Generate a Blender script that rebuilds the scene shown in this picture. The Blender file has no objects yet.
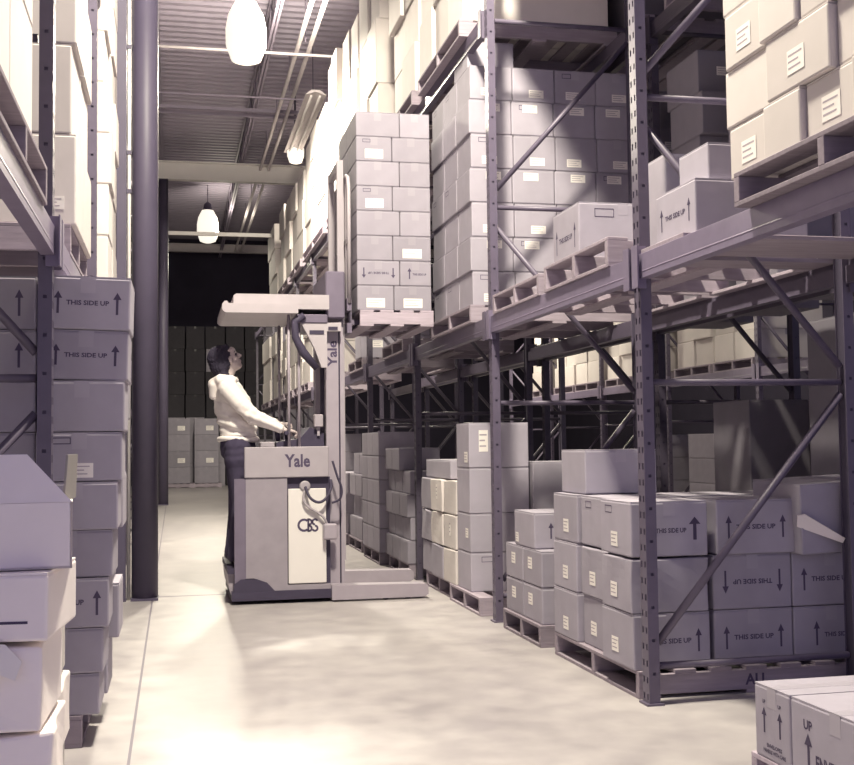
import bpy, bmesh, math, random
from mathutils import Vector, Matrix

random.seed(7)
C = bpy.context.scene.collection
sc = bpy.context.scene
R = math.radians

# ------------------------------------------------------------------ camera, world, lights, exposure
cam_d = bpy.data.cameras.new('camera')
cam = bpy.data.objects.new('camera', cam_d)
C.objects.link(cam)
cam_d.sensor_width = 36.0
cam_d.lens = 1150 / 854 * 36
cam_d.clip_start = 0.05
cam_d.clip_end = 200
YAW, PITCH, ROLL, EYE = R(12.4), R(3.08), R(-0.7), 1.22
f_ = Vector((math.sin(YAW) * math.cos(PITCH), math.cos(YAW) * math.cos(PITCH), math.sin(PITCH)))
r_ = Vector((math.cos(YAW), -math.sin(YAW), 0))
u_ = r_.cross(f_)
rr = r_ * math.cos(ROLL) + u_ * math.sin(ROLL)
uu = u_ * math.cos(ROLL) - r_ * math.sin(ROLL)
cam.matrix_world = Matrix(((rr.x, uu.x, -f_.x, 0), (rr.y, uu.y, -f_.y, 0), (rr.z, uu.z, -f_.z, EYE), (0, 0, 0, 1)))
sc.camera = cam

world = bpy.data.worlds.new('world')
sc.world = world
world.use_nodes = True
bgn = world.node_tree.nodes['Background']
bgn.inputs['Color'].default_value = (0.395, 0.362, 0.585, 1)
bgn.inputs['Strength'].default_value = 0.98

LAMP_COLOUR = (1.0, 0.92, 0.74)


def lamp_light(name, loc, power, radius=0.22):
    d = bpy.data.lights.new(name, 'SPOT')
    d.spot_size = R(168)
    d.spot_blend = 0.12
    d.energy = power
    d.color = LAMP_COLOUR
    d.shadow_soft_size = radius
    o = bpy.data.objects.new(name, d)
    o.location = loc
    C.objects.link(o)
    return o


AISLE_LAMPS = [(0.95, 4.9, 7.5, 2900), (0.95, 15.5, 6.87, 2300), (0.84, 30.0, 6.95, 600)]
for x, y, z, p in AISLE_LAMPS:
    lamp_light('aisle_lamp_light', (x, y, z - 0.62), p)
    up = lamp_light('aisle_lamp_glow', (x + .42, y, z - 0.1), p * .17, .15)      # what the glass lets out upward
    up.data.type = 'POINT'
lamp_light('next_aisle_light', (5.65, 11.6, 4.85), 160)
lamp_light('next_aisle_light', (5.65, 20.5, 5.3), 1300)

sc.view_settings.view_transform = 'Standard'
sc.view_settings.look = 'None'
sc.view_settings.exposure = 0.0
sc.view_settings.gamma = 1.0
sc.view_settings.use_curve_mapping = False
try:
    sc.cycles.max_bounces = 8
    sc.cycles.diffuse_bounces = 5
    sc.cycles.use_denoising = True
    sc.cycles.sample_clamp_indirect = 6.0
except Exception:
    pass


# ------------------------------------------------------------------ materials
def mat(name, col, rough=0.7, metal=0.0, noise=None, amount=0.0, bump=0.0, tint=False, spec=0.3, stretch=None, emit=None):
    m = bpy.data.materials.new(name)
    m.use_nodes = True
    nt = m.node_tree
    b = nt.nodes['Principled BSDF']
    b.inputs['Roughness'].default_value = rough
    b.inputs['Metallic'].default_value = metal
    b.inputs['Specular IOR Level'].default_value = spec
    b.inputs['Base Color'].default_value = (*col, 1)
    last = None
    if noise:
        tc = nt.nodes.new('ShaderNodeTexCoord')
        n = nt.nodes.new('ShaderNodeTexNoise')
        n.inputs['Scale'].default_value = noise
        n.inputs['Detail'].default_value = 6
        if stretch:
            mp = nt.nodes.new('ShaderNodeMapping')
            mp.inputs['Scale'].default_value = stretch
            nt.links.new(tc.outputs['Object'], mp.inputs['Vector'])
            nt.links.new(mp.outputs['Vector'], n.inputs['Vector'])
        else:
            nt.links.new(tc.outputs['Object'], n.inputs['Vector'])
        mx = nt.nodes.new('ShaderNodeMix')
        mx.data_type = 'RGBA'
        mx.inputs[6].default_value = (*[max(0, c * (1 - amount)) for c in col], 1)
        mx.inputs[7].default_value = (*[min(1, c * (1 + amount)) for c in col], 1)
        nt.links.new(n.outputs['Fac'], mx.inputs[0])
        last = mx.outputs[2]
        if bump:
            bp = nt.nodes.new('ShaderNodeBump')
            bp.inputs['Strength'].default_value = bump
            bp.inputs['Distance'].default_value = 0.01
            nt.links.new(n.outputs['Fac'], bp.inputs['Height'])
            nt.links.new(bp.outputs['Normal'], b.inputs['Normal'])
    if tint:
        oi = nt.nodes.new('ShaderNodeObjectInfo')
        mm = nt.nodes.new('ShaderNodeMix')
        mm.data_type = 'RGBA'
        mm.blend_type = 'MULTIPLY'
        mm.inputs[0].default_value = 1.0
        if last:
            nt.links.new(last, mm.inputs[6])
        else:
            mm.inputs[6].default_value = (*col, 1)
        nt.links.new(oi.outputs['Color'], mm.inputs[7])
        last = mm.outputs[2]
    if last:
        nt.links.new(last, b.inputs['Base Color'])
    if emit:
        b.inputs['Emission Color'].default_value = (*emit[0], 1)
        b.inputs['Emission Strength'].default_value = emit[1]
    return m


M = {
    'card': mat('cardboard', (0.40, 0.372, 0.435), 0.85, 0, 7, 0.13, 0.05, True, 0.15),
    'tape': mat('packing_tape', (0.42, 0.39, 0.45), 0.4, 0, 9, 0.06, 0, True),
    'gap': mat('flap_gap', (0.07, 0.06, 0.09), 0.9),
    'ink': mat('print_ink', (0.085, 0.068, 0.12), 0.8),
    'paper': mat('label_paper', (0.88, 0.84, 0.80), 0.7, 0, 20, 0.03),
    'paperink': mat('label_ink', (0.42, 0.37, 0.42), 0.8),
    'wood': mat('pallet_wood', (0.36, 0.31, 0.36), 0.85, 0, 5, 0.3, 0.1, True, 0.1, (1, 9, 9)),
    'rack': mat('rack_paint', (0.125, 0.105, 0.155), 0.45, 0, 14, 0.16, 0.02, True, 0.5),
    'rackshade': mat('rack_inside_shade', (0.07, 0.06, 0.095), 0.8),
    'steel': mat('column_paint', (0.08, 0.068, 0.11), 0.5, 0, 6, 0.14, 0.02, False, 0.4),
    'pale': mat('pale_painted_steel', (0.6, 0.55, 0.56), 0.5, 0, 6, 0.1),
    'deck': mat('roof_deck_metal', (0.34, 0.30, 0.37), 0.6, 0.0, 1.2, 0.1),
    'joist': mat('roof_joist_paint', (0.27, 0.235, 0.30), 0.6, 0, 4, 0.12),
    'dark': mat('dark_rubber', (0.055, 0.046, 0.08), 0.6, 0, 9, 0.2),
    'truck': mat('truck_paint', (0.30, 0.27, 0.31), 0.5, 0, 10, 0.16, 0.02, False, 0.5),
    'truckl': mat('truck_paint_light', (0.38, 0.345, 0.38), 0.45, 0, 10, 0.08, 0, False, 0.5),
    'mast': mat('mast_paint', (0.36, 0.32, 0.37), 0.45, 0, 10, 0.12, 0.02, False, 0.5),
    'white': mat('white_panel', (0.74, 0.71, 0.69), 0.5, 0, 6, 0.04),
    'guard': mat('guard_paint', (0.46, 0.42, 0.45), 0.5, 0, 8, 0.1),
    'truckd': mat('truck_dark_panel', (0.17, 0.145, 0.20), 0.5, 0, 10, 0.15),
    'hoodie': mat('hoodie_cloth', (0.80, 0.75, 0.73), 0.95, 0, 9, 0.1, 0.15),
    'vest': mat('dark_cloth', (0.06, 0.05, 0.09), 0.95, 0, 14, 0.2, 0.1),
    'skin': mat('skin', (0.55, 0.47, 0.46), 0.6, 0, 20, 0.05),
    'hair': mat('hair', (0.032, 0.027, 0.048), 0.7, 0, 60, 0.4, 0.5),
    'shoe': mat('shoe_leather', (0.06, 0.05, 0.08), 0.5),
    'wall': mat('dark_block_wall', (0.035, 0.03, 0.05), 0.9, 0, 2, 0.2),
    'whitecard': mat('pale_carton_board', (0.72, 0.67, 0.65), 0.85, 0, 6, 0.07, 0.04, True, 0.15),
    'glow': mat('lamp_glass', (0.9, 0.85, 0.75), 0.4, 0, emit=((1.0, 0.93, 0.80), 1.0)),
    'tube': mat('unlit_tube_glass', (0.75, 0.71, 0.70), 0.3),
    'eye': mat('eye_dark', (0.04, 0.03, 0.05), 0.3),
}

# concrete floor: pale, worn, half polished, with saw-cut joints along and across the aisle
fm = bpy.data.materials.new('polished_concrete')
fm.use_nodes = True
nt = fm.node_tree
b = nt.nodes['Principled BSDF']
tc = nt.nodes.new('ShaderNodeTexCoord')
n1 = nt.nodes.new('ShaderNodeTexNoise'); n1.inputs['Scale'].default_value = 0.9; n1.inputs['Detail'].default_value = 8
n2 = nt.nodes.new('ShaderNodeTexNoise'); n2.inputs['Scale'].default_value = 5.0; n2.inputs['Detail'].default_value = 7
mpf = nt.nodes.new('ShaderNodeMapping'); mpf.inputs['Scale'].default_value = (1.0, 0.35, 1)
nt.links.new(tc.outputs['Object'], mpf.inputs['Vector'])
nt.links.new(mpf.outputs['Vector'], n1.inputs['Vector'])
nt.links.new(tc.outputs['Object'], n2.inputs['Vector'])
ad = nt.nodes.new('ShaderNodeMath'); ad.operation = 'ADD'
nt.links.new(n1.outputs['Fac'], ad.inputs[0]); nt.links.new(n2.outputs['Fac'], ad.inputs[1])
rp = nt.nodes.new('ShaderNodeValToRGB')
rp.color_ramp.elements[0].position = 0.36; rp.color_ramp.elements[0].color = (0.33, 0.305, 0.32, 1)
rp.color_ramp.elements[1].position = 0.66; rp.color_ramp.elements[1].color = (0.485, 0.455, 0.45, 1)
hf = nt.nodes.new('ShaderNodeMath'); hf.operation = 'MULTIPLY'; hf.inputs[1].default_value = 0.5
nt.links.new(ad.outputs[0], hf.inputs[0]); nt.links.new(hf.outputs[0], rp.inputs['Fac'])
sx = nt.nodes.new('ShaderNodeSeparateXYZ'); nt.links.new(tc.outputs['Object'], sx.inputs[0])


def joint(sock, pos, half):
    a = nt.nodes.new('ShaderNodeMath'); a.operation = 'SUBTRACT'; a.inputs[1].default_value = pos
    c = nt.nodes.new('ShaderNodeMath'); c.operation = 'ABSOLUTE'
    d = nt.nodes.new('ShaderNodeMath'); d.operation = 'LESS_THAN'; d.inputs[1].default_value = half
    nt.links.new(sx.outputs[sock], a.inputs[0]); nt.links.new(a.outputs[0], c.inputs[0]); nt.links.new(c.outputs[0], d.inputs[0])
    return d


mxn = nt.nodes.new('ShaderNodeMath'); mxn.operation = 'MAXIMUM'
j1 = joint('X', -0.175, 0.006); j2 = joint('Y', 9.75, 0.03)
nt.links.new(j1.outputs[0], mxn.inputs[0]); nt.links.new(j2.outputs[0], mxn.inputs[1])
jm = nt.nodes.new('ShaderNodeMix'); jm.data_type = 'RGBA'
jm.inputs[7].default_value = (0.16, 0.135, 0.18, 1)
nt.links.new(mxn.outputs[0], jm.inputs[0]); nt.links.new(rp.outputs['Color'], jm.inputs[6])
nt.links.new(jm.outputs[2], b.inputs['Base Color'])
rg = nt.nodes.new('ShaderNodeMapRange'); rg.inputs['To Min'].default_value = 0.27; rg.inputs['To Max'].default_value = 0.48
nt.links.new(n2.outputs['Fac'], rg.inputs['Value']); nt.links.new(rg.outputs['Result'], b.inputs['Roughness'])
b.inputs['Specular IOR Level'].default_value = 0.38
M['floor'] = fm


# ------------------------------------------------------------------ mesh helpers
class MB:
    """collects shapes in one bmesh, several materials"""
    def __init__(self, *mats):
        self.bm = bmesh.new()
        self.mats = list(mats)

    def _mi(self, faces, mi):
        for f in faces:
            f.material_index = mi

    def box(self, c, s, mi=0, rot=None, bevel=0.0, seg=1):
        r = bmesh.ops.create_cube(self.bm, size=1.0)
        vs = r['verts']
        m = Matrix.Translation(Vector(c)) @ (rot.to_4x4() if rot is not None else Matrix.Identity(4)) @ Matrix.Diagonal((s[0], s[1], s[2], 1))
        bmesh.ops.transform(self.bm, matrix=m, verts=vs)
        faces = {f for v in vs for f in v.link_faces}
        self._mi(faces, mi)
        if bevel:
            es = {e for v in vs for e in v.link_edges}
            rb = bmesh.ops.bevel(self.bm, geom=list(es), offset=bevel, segments=seg, affect='EDGES', profile=0.5)
            self._mi(rb['faces'], mi)
        return self

    def bx(self, x0, x1, y0, y1, z0, z1, mi=0, bevel=0.0):
        return self.box(((x0 + x1) / 2, (y0 + y1) / 2, (z0 + z1) / 2), (x1 - x0, y1 - y0, z1 - z0), mi, None, bevel)

    def tube(self, pts, rad, mi=0, n=10, cap=True, smooth=0):
        pts = [Vector(p) for p in pts]
        if smooth:                                   # Catmull-Rom through the points
            q = [pts[0]] + pts + [pts[-1]]
            out = []
            for i in range(1, len(q) - 2):
                for k in range(smooth):
                    t = k / smooth
                    a, b_, c, d = q[i - 1], q[i], q[i + 1], q[i + 2]
                    out.append(.5 * (2 * b_ + (c - a) * t + (2 * a - 5 * b_ + 4 * c - d) * t * t + (3 * b_ - a - 3 * c + d) * t ** 3))
            pts = out + [pts[-1]]
        rads = rad if isinstance(rad, (list, tuple)) else [rad] * len(pts)
        rings = []
        ref = None
        for i, p in enumerate(pts):
            t = (pts[min(i + 1, len(pts) - 1)] - pts[max(i - 1, 0)]).normalized()
            if ref is None:
                ref = Vector((0, 0, 1)) if abs(t.z) < 0.9 else Vector((1, 0, 0))
            a = t.cross(ref).normalized()
            bb = a.cross(t).normalized()
            ref = bb
            rings.append([self.bm.verts.new(p + (a * math.cos(2 * math.pi * k / n) + bb * math.sin(2 * math.pi * k / n)) * rads[i]) for k in range(n)])
        for i in range(len(rings) - 1):
            for k in range(n):
                f = self.bm.faces.new((rings[i][k], rings[i][(k + 1) % n], rings[i + 1][(k + 1) % n], rings[i + 1][k]))
                f.material_index = mi
                f.smooth = True
        if cap:
            f = self.bm.faces.new(list(reversed(rings[0]))); f.material_index = mi
            f = self.bm.faces.new(rings[-1]); f.material_index = mi
        return self

    def lathe(self, prof, c=(0, 0, 0), mi=0, n=20):
        rings = [[self.bm.verts.new((c[0] + r * math.cos(2 * math.pi * k / n), c[1] + r * math.sin(2 * math.pi * k / n), c[2] + z)) for k in range(n)] for r, z in prof]
        for i in range(len(rings) - 1):
            for k in range(n):
                f = self.bm.faces.new((rings[i][k], rings[i][(k + 1) % n], rings[i + 1][(k + 1) % n], rings[i + 1][k]))
                f.material_index = mi
                f.smooth = True
        f = self.bm.faces.new(list(reversed(rings[0]))); f.material_index = mi
        f = self.bm.faces.new(rings[-1]); f.material_index = mi
        return self

    def prism(self, poly, axis, a0, a1, mi=0):
        """extrude a 2D polygon along an axis: 'Y' takes (x, z) points, 'X' takes (y, z), 'Z' takes (x, y)"""
        def P(p, a):
            return {'Y': (p[0], a, p[1]), 'X': (a, p[0], p[1]), 'Z': (p[0], p[1], a)}[axis]
        v0 = [self.bm.verts.new(P(p, a0)) for p in poly]
        v1 = [self.bm.verts.new(P(p, a1)) for p in poly]
        fs = [self.bm.faces.new(v0), self.bm.faces.new(list(reversed(v1)))]
        for i in range(len(poly)):
            j = (i + 1) % len(poly)
            fs.append(self.bm.faces.new((v0[j], v0[i], v1[i], v1[j])))
        bmesh.ops.recalc_face_normals(self.bm, faces=fs)
        self._mi(fs, mi)
        return self

    def flat(self, verts, faces, fn, mi=0):
        vs = [self.bm.verts.new(fn(u, v)) for u, v in verts]
        for f in faces:
            try:
                g = self.bm.faces.new([vs[i] for i in f])
                g.material_index = mi
            except ValueError:
                pass
        return self

    def data(self, name):
        me = bpy.data.meshes.new(name)
        self.bm.to_mesh(me)
        self.bm.free()
        for m in self.mats:
            me.materials.append(m)
        return me

    def build(self, name, parent=None):
        return put(name, self.data(name), parent)


def put(name, data, parent=None, loc=None, rz=None):
    o = bpy.data.objects.new(name, data)
    C.objects.link(o)
    if parent is not None:
        o.parent = parent
    if loc is not None:
        o.location = loc
    if rz is not None:
        o.rotation_euler = (0, 0, rz)
    return o


def tag(o, label, cat, group=None, kind=None):
    o['label'] = label
    o['category'] = cat
    if group:
        o['group'] = group
    if kind:
        o['kind'] = kind
    return o


def thing(name, label, cat, loc=(0, 0, 0), rz=0.0, group=None):
    o = put(name, None, None, loc, rz)
    o.empty_display_size = 0.1
    return tag(o, label, cat, group)


def struct(o, label=None):
    o['kind'] = 'structure'
    if label:
        o['label'] = label
    return o


_txt = {}


def text2d(s, bold=0.03):
    """outline lettering as flat 2D polygons: cap height 1, centred"""
    if s in _txt:
        return _txt[s]
    cu = bpy.data.curves.new('lettering', 'FONT')
    cu.body = s
    cu.resolution_u = 2
    cu.offset = bold
    ob = bpy.data.objects.new('lettering', cu)
    C.objects.link(ob)
    dg = bpy.context.evaluated_depsgraph_get()
    me = bpy.data.meshes.new_from_object(ob.evaluated_get(dg))
    vs = [(v.co.x, v.co.y) for v in me.vertices]
    fs = [tuple(p.vertices) for p in me.polygons]
    bpy.data.objects.remove(ob)
    bpy.data.curves.remove(cu)
    bpy.data.meshes.remove(me)
    x0, x1 = min(v[0] for v in vs), max(v[0] for v in vs)
    y0, y1 = min(v[1] for v in vs), max(v[1] for v in vs)
    cap = 0.7
    vs = [((x - (x0 + x1) / 2) / cap, (y - (y0 + y1) / 2) / cap) for x, y in vs]
    _txt[s] = (vs, fs, (x1 - x0) / cap)
    return _txt[s]


def face_fn(face, w, d, e=0.0009):
    """(u, v) on a carton face, u to the viewer's right from the face centre line, v up from the base"""
    if face == 'F':
        return lambda u, v: (u, -d / 2 - e, v)
    if face == 'L':
        return lambda u, v: (-w / 2 - e, -u, v)
    if face == 'Rt':
        return lambda u, v: (w / 2 + e, u, v)
    return lambda u, v: (-u, d / 2 + e, v)


def add_text(mb, s, fn, u, v, size, mi, width=None, flip=False, turn=0):
    vs, fs, wd = text2d(s)
    k = size
    kx = (width / wd) if width else k
    g = -1 if flip else 1
    if turn == 90:
        return mb.flat(vs, fs, lambda a, b: fn(u - b * k, v + a * kx), mi)
    return mb.flat(vs, fs, lambda a, b: fn(u + g * a * kx, v + g * b * k), mi)


def add_arrow(mb, fn, u, v, h, mi, down=False, wd=0.010):
    g = -1 if down else 1
    mb.flat([(-wd / 2, -h / 2), (wd / 2, -h / 2), (wd / 2, h * 0.2), (-wd / 2, h * 0.2)], [(0, 1, 2, 3)], lambda a, b: fn(u + a, v + g * b), mi)
    mb.flat([(-wd * 1.7, h * 0.18), (wd * 1.7, h * 0.18), (0, h / 2)], [(0, 1, 2)], lambda a, b: fn(u + a, v + g * b), mi)


def add_prints(mb, style, face, w, d, h):
    fn = face_fn(face, w, d)
    W = w if face in ('F', 'Bk') else d
    if style in ('side_up', 'side_up_inv'):
        inv = style == 'side_up_inv'
        add_text(mb, 'THIS SIDE UP', fn, 0, h * 0.5, h * 0.085, 2, W * 0.5, inv)
        for s in (-1, 1):
            add_arrow(mb, fn, s * W * 0.345, h * 0.5, h * 0.42, 2, inv)
    elif style == 'side_up_right':
        add_text(mb, 'THIS SIDE UP', fn, W * 0.02, h * 0.47, h * 0.08, 2, W * 0.4)
        add_arrow(mb, fn, W * 0.33, h * 0.5, h * 0.42, 2, wd=0.018)
    elif style == 'side_up_left':
        add_text(mb, 'THIS SIDE UP', fn, W * 0.12, h * 0.47, h * 0.08, 2, W * 0.44)
        add_arrow(mb, fn, -W * 0.2, h * 0.5, h * 0.45, 2)
    elif style == 'half_up':
        add_text(mb, 'UP', fn, W * 0.16, h * 0.52, h * 0.1, 2)
        add_arrow(mb, fn, W * 0.36, h * 0.5, h * 0.5, 2)
    elif style == 'arrow':
        add_arrow(mb, fn, -W * 0.08, h * 0.5, h * 0.55, 2)
    elif style == 'icon':
        x0, x1, y0, y1, t = -W * 0.32, -W * 0.1, h * 0.76, h * 0.9, 0.004
        for a, b_, c, e in ((x0, x1, y0, y0 + t), (x0, x1, y1 - t, y1), (x0, x0 + t, y0, y1), (x1 - t, x1, y0, y1)):
            mb.flat([(a, c), (b_, c), (b_, e), (a, e)], [(0, 1, 2, 3)], fn, 2)
    elif style == 'slash':
        mb.flat([(.0, h * .26), (W * .40, h * .26), (W * .40, h * .30), (0, h * .30)], [(0, 1, 2, 3)], fn, 2)
    elif style == 'two_arrows':
        for s in (-0.22, 0.22):
            add_text(mb, 'UP', fn, s * W, h * 0.78, h * 0.05, 2)
            add_arrow(mb, fn, s * W, h * 0.53, h * 0.35, 2)
        add_text(mb, 'ENVELOPES', fn, 0.05 * W, h * 0.2, h * 0.05, 2, W * 0.42)
        add_text(mb, 'HANDLE WITH CARE', fn, 0.05 * W, h * 0.12, h * 0.05, 2, W * 0.62)
    elif style == 'envelopes':
        for s in (-0.3, 0.3):
            add_text(mb, 'UP', fn, s * W, h * 0.71, h * 0.12, 2)
            add_arrow(mb, fn, s * W, h * 0.36, h * 0.5, 2, wd=0.014)
        add_text(mb, 'ENVELOPES', fn, 0, h * 0.28, h * 0.17, 2, W * 0.44)


_carton = {}


def carton_mesh(w, d, h, prints=(), board='card', seam='Y', crush=0.0, seed=0):
    key = (round(w, 3), round(d, 3), round(h, 3), tuple(prints), board, seam, crush, seed)
    if key in _carton:
        return _carton[key]
    mb = MB(M[board], M['tape'], M['ink'], M['gap'])
    hb = h - 0.005
    mb.box((0, 0, hb / 2), (w, d, hb), 0, None, 0.008, 2)
    if crush:
        bmesh.ops.subdivide_edges(mb.bm, edges=[e for e in mb.bm.edges if e.calc_length() > 0.05], cuts=4, use_grid_fill=True)
        rnd = random.Random(seed)
        ph = [rnd.uniform(0, 6.3) for _ in range(6)]
        for v in mb.bm.verts:
            if v.co.z < 0.02:
                continue
            t = v.co.z / h
            q = v.co.copy()
            v.co.x += crush * t * math.sin(q.y * 17 + ph[0] + q.z * 9)
            v.co.y += crush * t * math.sin(q.x * 15 + ph[1] + q.z * 12)
            v.co.z += crush * t * 0.8 * math.sin(q.x * 13 + ph[2]) * math.cos(q.y * 11 + ph[3]) - crush * 0.4 * t
    else:
        # closed flaps with the gap between them, and the strip of tape over the gap and down both ends
        g = 0.003
        if seam == 'Y':
            mb.bx(-w / 2 + .002, -g / 2, -d / 2 + .002, d / 2 - .002, hb - .001, h, 0)
            mb.bx(g / 2, w / 2 - .002, -d / 2 + .002, d / 2 - .002, hb - .001, h, 0)
            mb.bx(-.03, .03, -d / 2 - .0006, d / 2 + .0006, h - .001, h + .0005, 1)
            for s in (-1, 1):
                mb.bx(-.03, .03, min(s * (d / 2), s * (d / 2 + .0006)), max(s * (d / 2), s * (d / 2 + .0006)), h - .07, h, 1)
        else:
            mb.bx(-w / 2 + .002, w / 2 - .002, -d / 2 + .002, -g / 2, hb - .001, h, 0)
            mb.bx(-w / 2 + .002, w / 2 - .002, g / 2, d / 2 - .002, hb - .001, h, 0)
            mb.bx(-w / 2 - .0006, w / 2 + .0006, -.03, .03, h - .001, h + .0005, 1)
            for s in (-1, 1):
                mb.bx(min(s * (w / 2), s * (w / 2 + .0006)), max(s * (w / 2), s * (w / 2 + .0006)), -.03, .03, h - .07, h, 1)
    for face, style in prints:
        add_prints(mb, style, face, w, d, h)
    me = mb.data('carton')
    _carton[key] = me
    return me


_label = {}


def label_mesh(lw, lh, lines=True):
    key = (round(lw, 3), round(lh, 3), lines)
    if key not in _label:
        mb = MB(M['paper'], M['paperink'])
        mb.box((0, 0, 0), (lw, 0.0008, lh), 0)
        if lines:
            for k, fr in ((0.28, 0.8), (0.02, 0.6), (-0.24, 0.72)):
                mb.box((-(0.86 - fr) * lw / 2, -0.0007, k * lh), (fr * lw, 0.0004, lh * 0.07), 1)
        _label[key] = mb.data('paper_label')
    return _label[key]


USED = {}


def carton(x, y, z, w, d, h, label, group, prints=(), paper=(), tone=1.0, board='card', rz=0.0, seam='Y', tilt=None, crush=0.0, seed=0):
    """a carton standing on z with its centre at x, y; paper = [(face, u, v, width, height)]"""
    USED.setdefault(label, 0)
    USED[label] += 1
    o = put('carton', carton_mesh(w, d, h, prints, board, seam, crush, seed), None, (x, y, z), rz)
    if tilt:
        o.rotation_euler = (tilt[0], tilt[1], rz)
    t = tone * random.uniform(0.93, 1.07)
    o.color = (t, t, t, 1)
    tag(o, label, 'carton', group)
    for face, u, v, lw, lh in paper:
        p = put('paper_label', label_mesh(lw, lh), o)
        e = 0.0014
        p.location = {'F': (u, -d / 2 - e, v), 'L': (-w / 2 - e, -u, v), 'Rt': (w / 2 + e, u, v)}[face]
        p.rotation_euler = (0, 0, {'F': 0, 'L': -math.pi / 2, 'Rt': math.pi / 2}[face])
    return o


ORD = ['bottom', 'second', 'third', 'fourth', 'fifth', 'sixth', 'seventh', 'eighth', 'ninth', 'tenth']


def nth(i, n):
    return 'bottom' if i == 0 else 'top' if i == n - 1 else ORD[i]


# ------------------------------------------------------------------ the room
RX0, RX1, RY0, RY1, RZ = -8.0, 13.0, -3.0, 38.0, 8.0
fl = MB(M['floor']).bx(RX0, RX1, RY0, RY1, -0.2, 0.0).build('floor')
struct(fl, 'pale polished concrete warehouse floor')
struct(MB(M['wall']).bx(RX0, RX1, RY1, RY1 + .2, 0, RZ).build('wall_far'), 'dark wall at the far end of the aisle')
struct(MB(M['wall']).bx(RX0 - .2, RX0, RY0, RY1, 0, RZ).build('wall_left'), 'dark wall beyond the left rack')
struct(MB(M['wall']).bx(RX1, RX1 + .2, RY0, RY1, 0, RZ).build('wall_right'), 'dark wall beyond the right racks')
# ribbed roof deck
mb = MB(M['deck'])
prof = []
y = RY0
while y < RY1:
    prof += [(y, RZ), (y + .10, RZ), (y + .13, RZ + .05), (y + .21, RZ + .05), (y + .24, RZ)]
    y += 0.24
prof += [(RY1, RZ + .12), (RY0, RZ + .12)]
mb.prism(prof, 'X', RX0, RX1)
struct(mb.build('ceiling'), 'ribbed metal roof deck')


def joist(x, name='joist'):
    mb = MB(M['joist'])
    for z in (7.42, 7.94):
        mb.bx(x - .045, x - .01, RY0, RY1, z, z + .05)
        mb.bx(x + .01, x + .045, RY0, RY1, z, z + .05)
    yy, k = RY0, 0
    while yy < RY1 - .6:
        mb.tube([(x, yy, 7.45 if k % 2 else 7.96), (x, yy + .6, 7.96 if k % 2 else 7.45)], .013, 0, 6)
        yy += .6
        k += 1
    return struct(mb.build(name), 'open web roof joist')


for i, x in enumerate((-6.0, -4.1, -2.2, -0.28, 1.45, 3.4, 5.3, 7.2, 9.1, 11.0)):
    joist(x, 'trim_%d' % (i + 1))


def girder(y, z0, z1, name, m='pale'):
    mb = MB(M[m])
    mb.bx(RX0, RX1, y - .1, y + .1, z0, z0 + .025)
    mb.bx(RX0, RX1, y - .1, y + .1, z1 - .025, z1)
    mb.bx(RX0, RX1, y - .012, y + .012, z0, z1)
    return struct(mb.build(name), 'roof girder across the aisle')


girder(9.75, 7.0, 7.40, 'beam_1')
girder(25.2, 7.0, 7.40, 'beam_2', 'white')
girder(36.6, 7.35, 7.6, 'beam_3')
struct(MB(M['white']).bx(-.13, 3.2, 25.17, 25.23, 5.80, 5.88).build('beam_4'), 'pale tie beam between the far column and the rack')
mb = MB(M['joist'])
for yy in (21.0, 21.35):
    mb.bx(RX0, RX1, yy, yy + .06, 7.36, 7.42)
struct(mb.build('trim_11'), 'dark bridging angles under the joists')
mb = MB(M['pale'])
mb.tube([(RX0, 17.3, 7.2), (RX1, 17.3, 7.2)], .022, 0, 8)
tag(mb.build('sprinkler_pipe'), 'thin pale pipe crossing under the roof above the aisle', 'pipe')
mb = MB(M['joist'])
mb.tube([(RX0, 19.4, 7.14), (RX1, 19.4, 7.14)], .016, 0, 8)
tag(mb.build('sprinkler_pipe'), 'thin dark pipe crossing under the roof, beyond the pale one', 'pipe')

# twin conduit tracks along the aisle
t = thing('overhead_track', 'pale twin-rail track hung along the roof right of the lamps', 'track', (1.93, 6, 7.3))
for dx in (-.09, .09):
    MB(M['pale']).bx(dx - .025, dx + .025, 0, 30, -.03, .03).build('rail', t)
for k in range(12):
    MB(M['joist']).tube([(0, 1 + 2.5 * k, 0), (0, 1 + 2.5 * k, .68)], .01, 0, 6).build('hanger', t)

# columns
def column(y, label):
    t = thing('steel_column', label, 'column', (-.235, y, 0))
    t['kind'] = 'structure'
    MB(M['steel']).lathe([(.105, .02), (.105, 6.98)], n=28).build('shaft', t)
    MB(M['steel']).box((0, 0, .01), (.215, .215, .02)).build('base_plate', t)
    MB(M['steel']).box((0, 0, 6.99), (.2, .2, .02)).build('cap_plate', t)


column(9.62, 'dark round steel column at the left of the aisle, nearer one')
column(25.2, 'dark slim-looking round column far down the aisle')
t = thing('conduit_pipe', 'thin pale vertical pipe strapped left of the nearer column', 'pipe', (-.362, 9.62, 0))
MB(M['white']).tube([(0, 0, 0), (0, 0, 6.95)], .016, 0, 8).build('pipe', t)
for z in (3.3, 3.62, 2.4, 4.5):
    MB(M['steel']).bx(-.019, .02, -.019, .019, z, z + .035).build('strap', t)


t = thing('steel_channel', 'dark steel channel standing between the left rack and the nearer column', 'column', (-.412, 9.58, 0))
MB(M['steel']).bx(-.045, .03, -.05, .05, .012, 6.95).build('web', t)
MB(M['steel']).bx(-.05, .035, -.06, .06, 0, .012).build('base_plate', t)


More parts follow.
